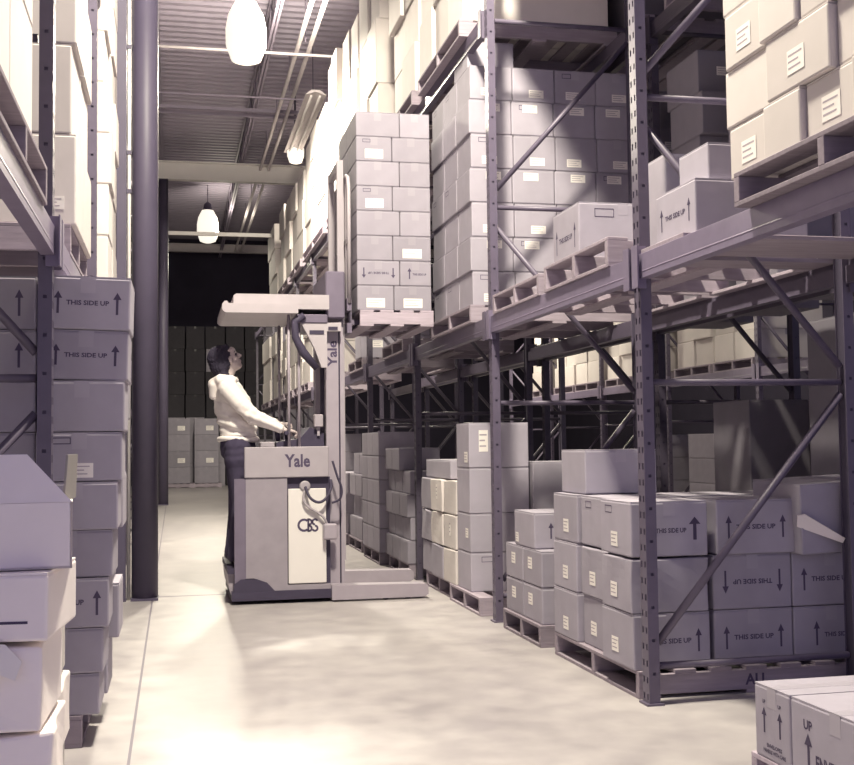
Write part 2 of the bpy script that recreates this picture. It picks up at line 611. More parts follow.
# lamps
def bay_lamp(x, y, z, label, s=1.0):
    t = thing('high_bay_lamp', label, 'lamp', (x, y, z), 0, 'high bay lamps')
    MB(M['glow']).lathe([(.10 * s, -.46 * s), (.20 * s, -.42 * s), (.27 * s, -.22 * s), (.275 * s, .0 * s), (.24 * s, .2 * s), (.15 * s, .38 * s)], n=24).build('glass_bowl', t)
    MB(M['steel']).lathe([(.12 * s, .385 * s), (.12 * s, .40 * s), (.09 * s, .55 * s), (.03 * s, .6 * s)], n=20).build('ballast_housing', t)
    MB(M['steel']).tube([(0, 0, .58 * s), (0, 0, 8.01 - z)], .012, 0, 6).build('rod', t)


bay_lamp(0.95, 15.5, 6.87, 'glowing lamp hung over the aisle, larger nearer one')
bay_lamp(0.84, 30.0, 6.95, 'glowing lamp far down the aisle near the end wall')
bay_lamp(0.95, 4.9, 7.4, 'glowing lamp over the near end of the aisle, above the camera', .8)


bay_lamp(2.29, 22.0, 6.95, 'small glow of a lamp beside the end of the strip light, over the right rack', .6)
lamp_light('aisle_lamp_light', (2.29, 22.0, 6.62), 260, .12)


def reflector(x, y, z, label):
    t = thing('dome_lamp', label, 'lamp', (x, y, z), 0, 'lamps over the next aisle')
    MB(M['glow']).lathe([(.2, -.03), (.2, 0)], n=24).build('lens', t)
    MB(M['pale']).lathe([(.24, -.02), (.25, 0.0), (.16, .14), (.07, .22)], n=24).build('reflector_dome', t)
    MB(M['steel']).tube([(0, 0, .2), (0, 0, 8.01 - z)], .012, 0, 6).build('rod', t)


reflector(5.65, 11.6, 5.28, 'small white dome lamp seen through the rack, upper one')
reflector(5.6, 11.1, 4.97, 'small white dome lamp seen through the rack, beside pale cartons')

t = thing('fluorescent_fixture', 'unlit strip light with twin tubes hanging beside the overhead track', 'lamp', (2.24, 20.2, 6.9))
MB(M['pale']).prism([(-.17, 0), (-.07, .08), (.07, .08), (.17, 0), (.15, 0), (0, .05), (-.15, 0)], 'Y', -1.9, 1.9).build('reflector', t)
for dx in (-.07, .07):
    MB(M['tube']).tube([(dx, -1.85, -.01), (dx, 1.85, -.01)], .02, 0, 8).build('tube', t)
for dy in (-1.5, 1.5):
    MB(M['steel']).tube([(0, dy, .07), (0, dy, 1.11)], .008, 0, 6).build('hanger', t)


# ------------------------------------------------------------------ pallet racks
PITCH_H, POST_H = 0.0762, 4.24


def post_mesh(front=-1, height=POST_H):
    """perforated channel; the holed face looks along X*front; origin at the base centre"""
    mb = MB(M['rack'], M['rackshade'])
    W, D, th = .076, .054, .004
    xf = front * D / 2
    xs = (min(xf, xf - front * th), max(xf, xf - front * th))
    cols = (-.02, .02)
    hw, hh = .0075, .015
    edges = [-W / 2, cols[0] - hw, cols[0] + hw, cols[1] - hw, cols[1] + hw, W / 2]
    for a, b_ in ((0, 1), (2, 3), (4, 5)):
        mb.bx(xs[0], xs[1], edges[a], edges[b_], 0, height)
    z, n = 0.0, int(height / PITCH_H)
    for i in range(n):
        zc = (i + .5) * PITCH_H
        for c in cols:
            mb.bx(xs[0], xs[1], c - hw, c + hw, (i * PITCH_H if i == 0 else zc - PITCH_H + hh), zc - hh)
    for c in cols:
        mb.bx(xs[0], xs[1], c - hw, c + hw, (n - .5) * PITCH_H + hh, height)
    # sides: two strips with sparse round-ish holes between
    for s in (-1, 1):
        y0, y1 = (s * W / 2, s * (W / 2 - th)) if s < 0 else (s * (W / 2 - th), s * W / 2)
        x_in = xf - front * th
        lo, hi = sorted((x_in, -front * D / 2))
        q = 0.004 + 0
        mb.bx(lo, -.008, y0, y1, 0, height)
        mb.bx(.008, hi, y0, y1, 0, height)
        zz = 0.0
        k = 0
        while zz < height - .16:
            mb.bx(-.008, .008, y0, y1, zz, zz + .1384)
            zz += .1524
        mb.bx(-.008, .008, y0, y1, zz, height)
    # dark core paints in the shade behind the holes
    mb.bx(-D / 2 + .006, D / 2 - .006, -W / 2 + .006, W / 2 - .006, .0, height - .01, 1)
    return mb.data('post')


POST = {-1: post_mesh(-1), 1: post_mesh(1)}
TALL = {-1: post_mesh(-1, 5.3), 1: post_mesh(1, 5.3)}
FOOT = MB(M['rack']).box((0, 0, .005), (.085, .1, .01)).data('foot_plate')
DEPTH = 1.06


def brace_h(z):
    return MB(M['rack']).tube([(.035, 0, z), (DEPTH - .035, 0, z)], .017, 0, 10).data('horizontal_brace')


def brace_d(z0, z1):
    return MB(M['rack']).tube([(.035, 0, z0), (DEPTH - .035, 0, z1)], .019, 0, 10).data('diagonal_brace')


BH = [brace_h(z) for z in (.175, 1.50, 2.87, 4.2)]
BD = [brace_d(a, b_) for a, b_ in ((.28, 1.44), (2.72, 1.58), (3.0, 4.1))]
BDL = [brace_d(a, b_) for a, b_ in ((1.36, .28), (1.60, 2.72), (4.1, 3.0))]


def rack_frame(x, y, side, label, group, tone=1.0, P=None):
    """side = +1: the front post looks to -X and the frame runs to +X"""
    t = thing('rack_upright_frame', label, 'rack upright', (x, y, 0), 0 if side > 0 else math.pi, group)
    objs = []
    P = P or POST
    f = put('post', P[-1], t)
    g = put('post', P[1], t, (DEPTH, 0, 0))
    objs += [f, g, put('foot_plate', FOOT, f), put('foot_plate', FOOT, g)]
    for m in BH:
        objs.append(put('horizontal_brace', m, t))
    for m in (BD if side > 0 else BDL):
        objs.append(put('diagonal_brace', m, t))
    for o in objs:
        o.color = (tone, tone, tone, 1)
    return t


def beam_mesh(L):
    mb = MB(M['rack'])
    # step beam: rounded box with a lower ledge along its back
    mb.prism([(-.025, -.115), (-.025, -.002), (-.022, 0), (.004, 0), (.006, -.003), (.006, -.03), (.028, -.03), (.028, -.115)], 'Y', .05, L - .05)
    mb.prism([(-.0265, -.085), (-.025, -.09), (-.025, -.08)], 'Y', .06, L - .06)
    return mb.data('pallet_rack_beam')


BAY = 2.60
BEAM = beam_mesh(BAY)
CONN = MB(M['rack']).box((-.004, 0, -.06), (.05, .006, .2)).box((-.034, 0, -.06), (.006, .07, .2)).data('end_connector')


def beam(x, y, z, side, label, group, tone=1.7):  # default tone paints the lamp-lit front face in
    o = put('pallet_rack_beam', BEAM, None, (x, y if side > 0 else y + BAY, z), 0 if side > 0 else math.pi)
    tag(o, label, 'rack beam', group)
    a = put('end_connector', CONN, o, (-.012, .052, 0))
    b_ = put('end_connector', CONN, o, (-.012, BAY - .052, 0))
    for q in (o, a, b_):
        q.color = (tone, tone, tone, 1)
    return o


L1, L2, L2B = 2.10, 4.25, 4.82
RXF = 2.17                       # right rack: front post centre
LXF = -0.50                      # left rack
RY = [2.48 + BAY * k for k in range(12)]       # 2.61 5.08 7.55 10.02 12.49 ...
LY = [4.77 + BAY * k for k in range(9)]
WHICH = ['beside the lowest right corner pile', 'in front of the low carton pile at right', 'behind the tall twin cartons, left of the nearer post',
         'just past the forklift mast', 'second past the forklift mast', 'third past the forklift mast', 'fourth past the forklift', 'fifth past the forklift',
         'sixth past the forklift', 'seventh past the forklift', 'eighth past the forklift', 'ninth past the forklift']
for k, y in enumerate(RY):
    if k == 0:
        rack_frame(RXF, y, 1, 'perforated rack upright nearest the camera on the right, out of view', 'right rack uprights')
        continue
    lab = ['', 'large perforated rack upright standing nearest at right, in front of the labelled pile',
           'perforated rack upright rising beside the tall raised carton load'][k] if k < 3 else \
        'thin rack upright in the right row, %s' % WHICH[k]
    rack_frame(RXF, y, 1, lab, 'right rack uprights', 1.0 if k < 3 else .6, P=TALL if k < 3 else POST)  # shade past the forklift put into the tone: same paint, darkened
LVL = {L1: 'lower', L2: 'upper'}
for k, y in enumerate(RY[:-1]):
    bay = ['nearest', 'between the two big uprights', 'behind the raised forklift load', 'past the forklift mast'][k] if k < 4 else '%s bay past the mast' % ORD[k - 3].replace('bottom', 'first')
    for z in (L1, L2):
        zb = L2B if k < 2 and z == L2 else z
        beam(RXF - .012, y, zb, 1, 'front steel beam of the right rack, %s level, %s' % (LVL[z], bay), 'right rack beams', 1.7 if k < 2 else 1.0)  # lamp light put into the tone: near beams lightened, farther ones not
        if k < 5:
            beam(RXF + DEPTH + .012, y + BAY, zb, -1, 'rear steel beam of the right rack, %s level, %s' % (LVL[z], bay), 'right rack rear beams', .9).location.y = y + BAY  # rear beams toned down for the shade they stand in
for k, y in enumerate(LY):
    lab = 'perforated rack upright at far left beside the leaning carton stack' if k == 0 else \
        'left rack upright number %s behind the leaning stack' % ORD[k].replace('bottom', 'one')
    if k > 0:
        lab = 'dark rack upright in the left row, %s past the leaning stack' % ['', 'first', 'second', 'third', 'fourth', 'fifth', 'sixth', 'seventh', 'eighth'][k]
    rack_frame(LXF, y, -1, lab, 'left rack uprights', 0.9)
for k, y in enumerate([LY[0] - BAY] + LY[:-1]):
    bay = 'nearest bay at picture edge' if k == 0 else 'above the leaning stack' if k == 1 else '%s bay past the leaning stack' % ORD[k - 1].replace('bottom', 'first')
    for z in (L1, L2):
        beam(LXF + .012, y, z, -1, 'steel beam of the left rack, %s level, %s' % (LVL[z], bay), 'left rack beams')
# the rack standing back to back with the right one, and the one across the next aisle
for k, y in enumerate(RY[1:7]):
    rack_frame(3.40, y, 1, 'shade-toned upright of the rack behind, %s from the near end' % ORD[k].replace('bottom', 'first'), 'uprights of the rack behind', 0.5)  # shade inside the racks put into the frame tone
for k, y in enumerate(RY[1:6]):
    for z in (L1, L2):
        beam(3.40 - .012, y, z, 1, 'shade-toned beam of the rack behind, %s level, %s bay from the near end' % (LVL[z], ORD[k].replace('bottom', 'first')), 'beams of the rack behind', 0.6)  # beams darkened the same way, shade in the colour
for k in range(6):
    y = 10.0 + BAY * k
    rack_frame(6.85, y, 1, 'upright of the rack across the next aisle, %s from the right' % ORD[k].replace('bottom', 'first'), 'uprights across the next aisle')
    if k < 5:
        beam(6.85, y, L1, 1, 'beam across the next aisle carrying pale cartons, %s bay from the right' % ORD[k].replace('bottom', 'first'), 'beams across the next aisle')

# ------------------------------------------------------------------ pallets
_pal = {}


def pallet(x, y, z, sx, sy, label, group, tone=1.0, hgt=.13, rz=0.0, name='wooden_pallet'):
    """stringers run along X; centre at x, y, standing on z"""
    key = (round(sx, 2), round(sy, 2), hgt)
    if key not in _pal:
        st = MB(M['wood']).box((0, 0, hgt / 2), (sx, .04, hgt - .036), 0, None, .002).data('stringer')
        bo = MB(M['wood']).box((0, 0, hgt - .009), (.11, sy, .018), 0, None, .002).data('deck_board')
        bb = MB(M['wood']).box((0, 0, .009), (.11, sy, .018), 0, None, .002).data('bottom_board')
        _pal[key] = (st, bo, bb)
    st, bo, bb = _pal[key]
    t = thing(name, label, 'pallet', (x, y, z), rz, group)
    os_ = []
    for k in (-1, 0, 1):
        os_.append(put('stringer', st, t, (0, k * (sy / 2 - .02), 0)))
    n = max(4, int(sx / .17))
    for i in range(n):
        os_.append(put('deck_board', bo, t, (-sx / 2 + .055 + i * (sx - .11) / (n - 1), 0, 0)))
    for k in (-1, 0, 1):
        os_.append(put('bottom_board', bb, t, (k * (sx / 2 - .055), 0, 0)))
    for o in os_:
        q = tone * random.uniform(.88, 1.1)
        o.color = (q, q, q, 1)
    return t


PH = .13

# ------------------------------------------------------------------ right rack, floor level
# P1: the labelled pile beside the nearest upright
px_, py_ = 2.76, 5.80
pallet(px_, py_, 0, 1.22, 1.24, 'wooden pallet on the floor under the labelled pile beside the nearest upright', 'floor pallets, right', .95)
# its stencilled stringer face
st = MB(M['ink'])
add_text(st, 'ALL', lambda u, v: (u, -.0206, v), .0, .066, .05, 0)
# (stencil belongs to the near stringer of that pallet)
near_str = [o for o in bpy.data.objects if o.parent and o.parent.name == 'wooden_pallet' and o.name.startswith('stringer')][0]
put('stencil', st.data('stencil'), near_str)
G1 = 'cartons of the labelled pile'
LAYH = .268
LAYER = ['bottom', 'middle', 'top']
colw = [.385, .385, .385]
for lay in range(3):
    z = PH + lay * LAYH
    for k in range(3):                      # three along the aisle, nearest the post first
        yc = 5.20 + .2 + k * .411 + random.uniform(-.003, .003)
        xw = .40
        xo = 2.15 + xw / 2 + (-.012, .022, .002)[k] + random.uniform(-.008, .008)
        cr = 0.0
        paper = [('L', -.01 + random.uniform(-.03, .03), .075 + random.uniform(0, .03), .085, .072)]
        if (lay, k) in ((1, 1), (1, 0)):
            cr = .006
        if lay == 2 and k == 1:
            paper = []
        prints = []
        if k == 0:
            prints = [('F', ['side_up', 'side_up_right', 'side_up_right'][lay])]
        if lay == 2 and k < 2:
            prints.append(('L', 'icon'))
        nm = ['nearest the upright', 'middle of its row', 'farthest from the upright'][k]
        carton(xo, yc, z, xw, .386 if cr else .396, LAYH - .003, '%s carton of the labelled pile, %s layer, %s' % ('crumpled tan' if cr else 'tan', LAYER[lay], nm),
               G1, prints if not cr else [], paper, .93 + .04 * lay, rz=random.uniform(-.018, .018), crush=cr, seed=k + lay * 3)
    for k in range(2):                      # continuing to the right behind the upright
        w = .42
        if lay == 2 and k == 1:
            continue
        pr = [['side_up', 'side_up_left'], ['side_up_inv', 'side_up'], ['side_up', None]][lay][k]
        xo = 2.15 + .405 + .005 + w / 2 + k * (w + .004) + (.0 if lay < 2 else .015)
        carton(xo, 5.21 + .2 + (.0 if lay < 2 else -.02), z, w, .39, LAYH - .003,
               'tan carton right of the near upright, %s layer of the labelled pile, %s' % (LAYER[lay], ['left one', 'right one'][k]),
               G1, [('F', pr)] if pr else [], [], .86 + .04 * lay)
# row behind them, only its tops show
for k in range(2):
    carton(2.80 + k * .43, 5.84, PH, .42, .40, 3 * LAYH, 'tall tan carton behind the front row of the labelled pile, %s' % ['left', 'right'][k], G1, tone=.9)
# on top of P1
carton(2.42, 6.22, PH + 3 * LAYH, .42, .40, .245, 'plain large carton lying on top of the labelled pile, left end', G1, [], [], 1.0)
o = carton(3.24, 5.36, .672, .52, .42, .345, 'dented carton with a torn pale flap at the right end of the labelled pile', G1, [], [], .95, rz=.07, tilt=(R(2), R(-2)))
# the torn flap sticks out from its corner
fb = MB(M['whitecard'])
fb.prism([(-.02, .03), (.015, .035), (.215, -.10), (.205, -.125), (.18, -.115), (-.02, -.03)], 'Y', -.004, .004)
fl_ = fb.build('torn_flap', o)
fl_.location = (-.262, -.216, .17)
fl_.rotation_euler = (R(20), 0, R(-20))
fl_.color = (1.2, 1.2, 1.2, 1)
fl_['label'] = 'torn pale flap'

# P2: low pile between the two big uprights
pallet(2.62, 7.02, 0, .98, .80, 'small wooden pallet under the low four-carton pile between the uprights', 'floor pallets, right', .8)
G2 = 'cartons of the low pile between uprights'
for lay in range(2):
    z = PH + lay * .22
    for k in range(2):
        yc = 6.64 + .19 + k * .385
        carton(2.15 + .17, yc, z, .34, .375, .217, 'tan carton at the aisle side of the low pile, %s layer, %s end' % (['lower', 'upper'][lay], ['near', 'far'][k]),
               G2, [('F', 'arrow')] if k == 0 else [], [('L', -.04 + .03 * k, .13, .085, .07)], .9)
    carton(2.15 + .35 + .175, 6.83, z, .34, .375, .217, 'tan carton at the rack side of the low pile, %s layer' % ['lower', 'upper'][lay], G2, [('F', 'side_up')], [], .85)
carton(2.335, 7.0, PH + .44, .36, .42, .22, 'single carton with an arrow lying on top of the low pile', G2, [('F', 'side_up_left')], [('L', -.15, .05, .06, .06)], .97)

# P3: tall twin cartons at the far upright
pallet(2.62, 8.40, 0, 1.02, .92, 'wooden pallet under the tall twin cartons by the far upright', 'floor pallets, right', 1.05)
pallet(2.66, 9.36, 0, 1.04, .98, 'wooden pallet under the white wrapped cartons past the far upright', 'floor pallets, right', 1.0)
G3 = 'cartons by the far upright'
carton(2.13 + .23, 8.46, PH, .46, .40, .285, 'carton at the bottom of the stack behind the far upright', G3, [('F', 'icon')], [], 1.0)
carton(2.13 + .23, 8.46, PH + .287, .46, .40, .285, 'carton in the second layer of the stack behind the far upright', G3, [], [('L', .1, .14, .08, .07)], .95)
carton(2.13 + .23, 8.46, PH + .574, .46, .39, .335, 'tall carton in the stack behind the far upright, third layer', G3, [], [], 1.06)
carton(2.13 + .23, 8.46, PH + .911, .46, .39, .335, 'tall topmost carton of the stack behind the far upright, with hanging label', G3, [], [('F', -.12, .2, .07, .16), ('L', .1, .08, .1, .08)], 1.08)
carton(2.13 + .73, 8.44, PH, .50, .42, .45, 'wide carton in the shade behind the low pile, lower one', G3, tone=.85)
carton(2.13 + .73, 8.44, PH + .45, .50, .42, .50, 'wide carton in the shade right of the tall topmost carton', G3, tone=.85)
# white and crumpled cartons farther
WH = [(8.87, .42), (9.30, .42), (9.73, .42)]
for k, (y, d) in enumerate(WH):
    for lay, (z, h, bd, cr) in enumerate([(PH, .27, 'whitecard' if k == 0 else 'card', .004), (PH + .27, .27, 'whitecard' if k < 2 else 'card', .012 if k in (1, 2) else .004), (PH + .54, .27, 'whitecard' if k in (0, 1) else 'card', .006)]):
        if k == 0 and lay == 0:
            pass
        carton(2.13 + .19 + random.uniform(-.015, .015), y + .02, z, .38, d - .012, h - .002,
               '%s carton in the crumpled stack, %s layer, %s from the near end' % ('white' if bd == 'whitecard' else 'tan', LAYER[lay], ORD[k].replace('bottom', 'first')),
               'crumpled cartons past the far upright', [], [('L', .02, .16, .05, .12)] if (k, lay) in ((0, 1), (1, 2)) else [], 1.0 if bd == 'card' else .98, bd, crush=cr, seed=10 + k * 3 + lay)
carton(2.40, 9.40, PH + .81, .5, .9, .15, 'long flat carton lying on top of the crumpled stack', 'crumpled cartons past the far upright', tone=1.0)

# P4, P5 and farther stacks
pallet(2.62, 10.88, 0, 1.05, 1.0, 'wooden pallet under the dark five-layer stack past the forklift legs', 'floor pallets, right', .75)
G4 = 'dark five-layer stack past the forklift legs'
for lay in range(5):
    z = PH + lay * .212
    for k in range(3):
        if lay == 4 and k == 0:
            continue
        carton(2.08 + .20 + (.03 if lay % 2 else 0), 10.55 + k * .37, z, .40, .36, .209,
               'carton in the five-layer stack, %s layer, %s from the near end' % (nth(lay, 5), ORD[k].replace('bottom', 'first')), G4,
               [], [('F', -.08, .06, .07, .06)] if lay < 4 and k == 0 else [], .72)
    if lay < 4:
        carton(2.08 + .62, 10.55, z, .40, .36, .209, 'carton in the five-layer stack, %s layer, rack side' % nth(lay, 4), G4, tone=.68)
pallet(2.56, 12.10, 0, 1.05, 1.02, 'wooden pallet under the tall narrow stack seen beside the mast', 'floor pallets, right', .7)
G5 = 'tall narrow stack beside the mast'
for lay in range(5):
    z = PH + lay * .245
    for k in range(3):
        carton(2.03 + .19, 11.75 + k * .355, z, .38, .35, .242, 'carton in the tall narrow stack, %s layer, %s from the near end' % (nth(lay, 5), ORD[k].replace('bottom', 'first')),
               G5, tone=.9 if k < 2 else .8)
G6 = 'far floor stacks past the mast'
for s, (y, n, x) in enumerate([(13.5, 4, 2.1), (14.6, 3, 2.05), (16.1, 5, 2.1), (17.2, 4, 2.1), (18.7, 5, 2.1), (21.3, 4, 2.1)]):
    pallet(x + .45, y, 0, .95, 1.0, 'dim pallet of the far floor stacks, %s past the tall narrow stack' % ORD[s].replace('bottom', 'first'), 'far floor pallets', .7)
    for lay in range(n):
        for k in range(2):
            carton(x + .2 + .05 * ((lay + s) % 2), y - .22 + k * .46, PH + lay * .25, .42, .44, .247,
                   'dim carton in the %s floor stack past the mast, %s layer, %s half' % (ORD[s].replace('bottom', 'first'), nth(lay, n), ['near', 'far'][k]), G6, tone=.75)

# ------------------------------------------------------------------ right rack, lower level
ZL = L1
# nearest bay: big pale load high at right
pallet(2.68, 3.36, ZL, 1.22, 1.20, 'wooden pallet high at right on the steel beam, under the pale bulging cartons', 'raised pallets, right', .8)
G7 = 'pale cartons high at right'
hs = [.205, .225, .22, .22, .22]
z = ZL + PH
for lay in range(5):
    edges = [4.08, 3.77, 3.51, 3.20, 2.9] if lay % 2 == 0 else [4.10, 3.74, 3.32, 2.9]
    for k in range(len(edges) - 1):
        d = edges[k] - edges[k + 1]
        carton(2.10 + .28 + random.uniform(-.02, .02), (edges[k] + edges[k + 1]) / 2, z, .56, d - .008, hs[lay] - .003,
               'pale carton high at right, %s layer, %s from the far end' % (nth(lay, 5), ORD[k].replace('bottom', 'first')), G7,
               [], [('L', .0, hs[lay] * .42, .11, .085)] if (lay + k) % 2 == 0 else [], .92, 'whitecard')
    z += hs[lay]
# small cartons at the far end of that bay, standing on boards laid over the beams
G8 = 'small cartons on the beam behind the near upright'
bd = MB(M['wood']).bx(2.14, 3.27, 4.56, 5.02, L1, L1 + .02, 0, .002).build('shelf_board')
tag(bd, 'wooden board on the beams under the small cartons behind the near upright', 'board')
bd = MB(M['wood']).bx(2.24, 3.27, 5.14, 5.37, L1, L1 + .02, 0, .002).build('shelf_board')
tag(bd, 'wooden board on the beams beside the open raised pallet', 'board')
carton(2.22 + .27, 4.60 + .21, L1 + .02, .54, .42, .25, 'small pale carton with printed end behind the near upright, lower one', G8, [('L', 'side_up')], [], 1.12)
carton(2.33 + .20, 5.145 + .11, L1 + .02, .40, .22, .50, 'taller carton standing behind the near upright, plain', G8, [], [], 1.05)
carton(2.30 + .17, 4.62 + .16, L1 + .27, .34, .30, .17, 'small carton on top of the printed one, touching the pale high load', G8, [], [], 1.05)
# second bay: single carton on an open pallet
pallet(2.70, 5.90, ZL, 1.16, 1.02, 'open wooden pallet on the beam carrying one printed carton', 'raised pallets, right', 1.15, .15)
carton(2.27 + .27, 6.44, ZL + .15, .54, .46, .355, 'single carton with printed end standing on the open raised pallet', 'single raised carton', [('L', 'side_up'), ('F', 'icon')], [], 1.02)
pallet(2.70, 7.02, ZL, 1.16, 1.02, 'empty wooden pallet on the beam beside the far upright', 'raised pallets, right', 1.1, .13)
# third bay: tall load
pallet(2.78, 8.72, ZL, 1.36, 1.34, 'wooden pallet on the beam under the tall raised load', 'raised pallets, right', 1.0)
G9 = 'cartons of the tall raised load'
for lay in range(7):
    z = ZL + PH + lay * .256
    xoff = .0 if lay % 2 else .012
    for k in range(4):
        pp = []
        if k < 4:
            pp = [('F', .02 if (lay + k) % 2 else -.02, .20 if lay % 2 else .06, .115, .06)]
        lab = 'camera-facing carton of the tall raised load, %s layer, %s from the aisle' % (nth(lay, 7), ORD[k].replace('bottom', 'first'))
        carton(2.12 + xoff + .163 + k * .329, 8.10 + .2, z, .325, .40, .253, lab, G9, [('F', 'icon')] if (lay * 3 + k) % 4 == 0 else [], pp, .97)
    for k in range(2):
        carton(2.12 + xoff + .2, 8.505 + .215 + k * .435, z, .40, .43, .253, 'aisle-side carton of the tall raised load, %s layer, %s' % (nth(lay, 7), ['middle one', 'farthest one'][k]),
               G9, [('L', 'icon')] if lay % 3 == 0 else [], [], .97)
carton(2.12 + .2, 8.4, ZL + PH + 7 * .256, .36, .42, .21, 'lone carton crowning the tall raised load at the aisle corner', G9, [], [], .95)
# dim cartons deep in the shade behind the single raised carton
G10 = 'dim cartons of the rack behind, raised'
for s in range(3):
    y = 6.3 + s * .9
    for lay in range(6):
        for k in range(2):
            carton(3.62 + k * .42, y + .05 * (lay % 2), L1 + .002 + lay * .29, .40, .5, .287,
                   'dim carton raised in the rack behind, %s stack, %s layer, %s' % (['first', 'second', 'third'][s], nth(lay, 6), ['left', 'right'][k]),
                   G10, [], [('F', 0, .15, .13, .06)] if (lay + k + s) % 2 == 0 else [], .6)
# dim big cartons on the floor of the rack behind
G11 = 'dim big cartons on the floor of the rack behind'
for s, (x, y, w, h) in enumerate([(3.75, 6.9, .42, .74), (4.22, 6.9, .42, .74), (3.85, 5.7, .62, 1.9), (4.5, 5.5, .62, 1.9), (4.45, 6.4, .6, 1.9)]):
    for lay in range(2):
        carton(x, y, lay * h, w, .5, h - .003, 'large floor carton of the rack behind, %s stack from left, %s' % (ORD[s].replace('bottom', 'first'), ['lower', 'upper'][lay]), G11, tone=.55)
        if h > 1:
            break
# boxes on farther bays of the lower level
G12 = 'dim cartons past the mast, lower level'
pallet(2.66, 11.2, ZL, 1.1, 1.1, 'dark pallet on the beam just past the raised forklift load', 'raised pallets, right', .7)
pallet(2.66, 13.6, ZL, 1.1, 1.1, 'dark pallet on the beam under the dim cartons past the mast', 'raised pallets, right', .7)
for lay in range(3):
    for k in range(2):
        carton(2.30 + k * .42, 13.3, ZL + PH + lay * .27, .40, .42, .267, 'dim raised carton right of the mast, %s layer, %s' % (nth(lay, 3), ['aisle side', 'rack side'][k]), G12, [], [('F', 0, .16, .12, .08)], .8)

# far pale loads, both levels
def far_load(x, y0, y1, z, top, rows, n, tone, where, group, w=.9, board='whitecard'):
    pallet(x + w / 2, (y0 + y1) / 2, z, w + .1, y1 - y0, 'far pallet under the %s' % where, 'far raised pallets', 1.0)
    z0 = z + PH
    hh = (top - z0) / rows
    dd = (y1 - y0) / n
    for lay in range(rows):
        for k in range(n):
            carton(x + w / 2 + random.uniform(-.03, .03), y0 + (k + .5) * dd, z0 + lay * hh, w, dd - .02, hh - .003,
                   'pale carton in the %s, %s layer, %s' % (where, nth(lay, rows), ['near half', 'far half', 'farthest part'][k] if n > 1 else 'full width'), group, tone=tone, board=board)


FL2 = [(8.15, 9.65, 6.3, 4, 3), (9.9, 11.1, 6.2, 4, 2), (11.9, 13.1, 6.5, 3, 2), (13.25, 14.35, 6.35, 3, 2), (14.9, 15.9, 6.5, 3, 2), (16.2, 18.9, 6.15, 4, 3), (19.3, 21.2, 5.9, 3, 2), (21.5, 23.6, 6.0, 3, 2), (24.6, 26.6, 6.0, 3, 2)]
for i, (y0, y1, top, rows, n) in enumerate(FL2):
    far_load(2.12, y0, y1, L2, top, rows, n, .95, w=1.15 if i == 0 else .9, where='upper right load %s from the near end' % ORD[i].replace('bottom', 'first'), group='pale cartons of the upper right loads')
FL1 = [(15.6, 16.8, 3.5, 3, 1), (18.2, 19.3, 3.4, 3, 1), (19.4, 20.5, 3.6, 3, 1), (20.8, 22.3, 3.6, 3, 2), (22.4, 23.15, 3.3, 3, 1), (23.5, 25.6, 3.65, 3, 2), (26.1, 28.2, 3.7, 3, 1)]
for i, (y0, y1, top, rows, n) in enumerate(FL1):
    far_load(2.12, y0, y1, L1, top, rows, n, .95, 'lower right load %s beyond the mast' % ORD[i].replace('bottom', 'first'), 'pale cartons of the lower right loads')
# upper level over the near bays: loads whose undersides shade the tall load
for i, (y0, y1) in enumerate([(2.7, 3.8), (3.85, 4.98), (5.2, 6.3), (6.35, 7.45)]):
    far_load(2.14, y0, y1, L2B, 5.8, 3, 2, .95, 'load over the near bays, %s one' % ORD[i].replace('bottom', 'first'), 'cartons over the near bays', 1.05, 'card')
for i, (y0, y1) in enumerate([(5.25, 7.4), (7.8, 9.85), (10.2, 12.3)]):  # loads added to close off the bright roof here, toned down as shade
    far_load(3.42, y0, y1, L2, 6.6, 3, 3, .5, 'added upper load of rack behind, %s one' % ORD[i].replace('bottom', 'first'), 'added upper cartons of the rack behind', 1.0, 'card')
# next aisle: pale loads on the far side
for i, (y0, y1) in enumerate([(12.75, 13.8), (13.9, 15.0), (15.35, 16.5), (16.6, 17.65), (17.95, 19.1), (19.2, 20.25), (20.55, 21.6)]):
    far_load(6.9, y0, y1, L1, 3.3, 3, 2, 1.0, 'next aisle load, %s from the right' % ORD[i].replace('bottom', 'first'), 'pale cartons across the next aisle')
for i, y in enumerate([13.3, 14.25, 16.0]):
    for lay in range(4):
        carton(7.2, y, lay * .33, .6, .9, .327, 'floor carton across the next aisle, %s stack, %s layer' % (ORD[i].replace('bottom', 'first'), nth(lay, 4)), 'floor cartons across the next aisle', tone=.9)

# ------------------------------------------------------------------ left rack
# leaning stack
G13 = 'cartons of the leaning left stack'
pallet(-.80, 5.36, 0, .86, .80, 'wooden pallet under the leaning carton stack at left', 'floor pallets, left', .95)
zz = [.13, .30, .485, .69, .885, 1.085, 1.29, 1.505, 1.715, 1.94]
rt = [-.302, -.285, -.266, -.248, -.23, -.213, -.203, -.192, -.182]
pr = ['arrow', None, 'half_up', None, None, 'icon', None, 'side_up', 'side_up']
for i in range(9):
    h = zz[i + 1] - zz[i]
    w = .345
    paper = []
    if i == 1:
        paper = [('F', -.05, .1, .11, .05)]
    if i == 5:
        paper = [('F', .0, .045, .11, .06)]
    carton(rt[i] - w / 2, 5.14 + random.uniform(-.01, .01), zz[i], w, .36, h - .003,
           '%scarton in the leaning stack at left, %s layer' % ('printed ' if pr[i] else 'plain ', nth(i, 9)), G13, [('F', pr[i])] if pr[i] else [], paper, .95 + .03 * (i % 3), rz=random.uniform(-.012, .012), tilt=(0, R(1.5) if i > 6 else R(-.4)) if i > 6 else None)
for i in range(7):
    carton(-.29 - .17 + .008 * i + .04 * (i % 2), 5.56, PH + i * .245, .34, .38, .242, 'carton behind the leaning stack, %s layer' % nth(i, 7), G13, [], [], 1.0)
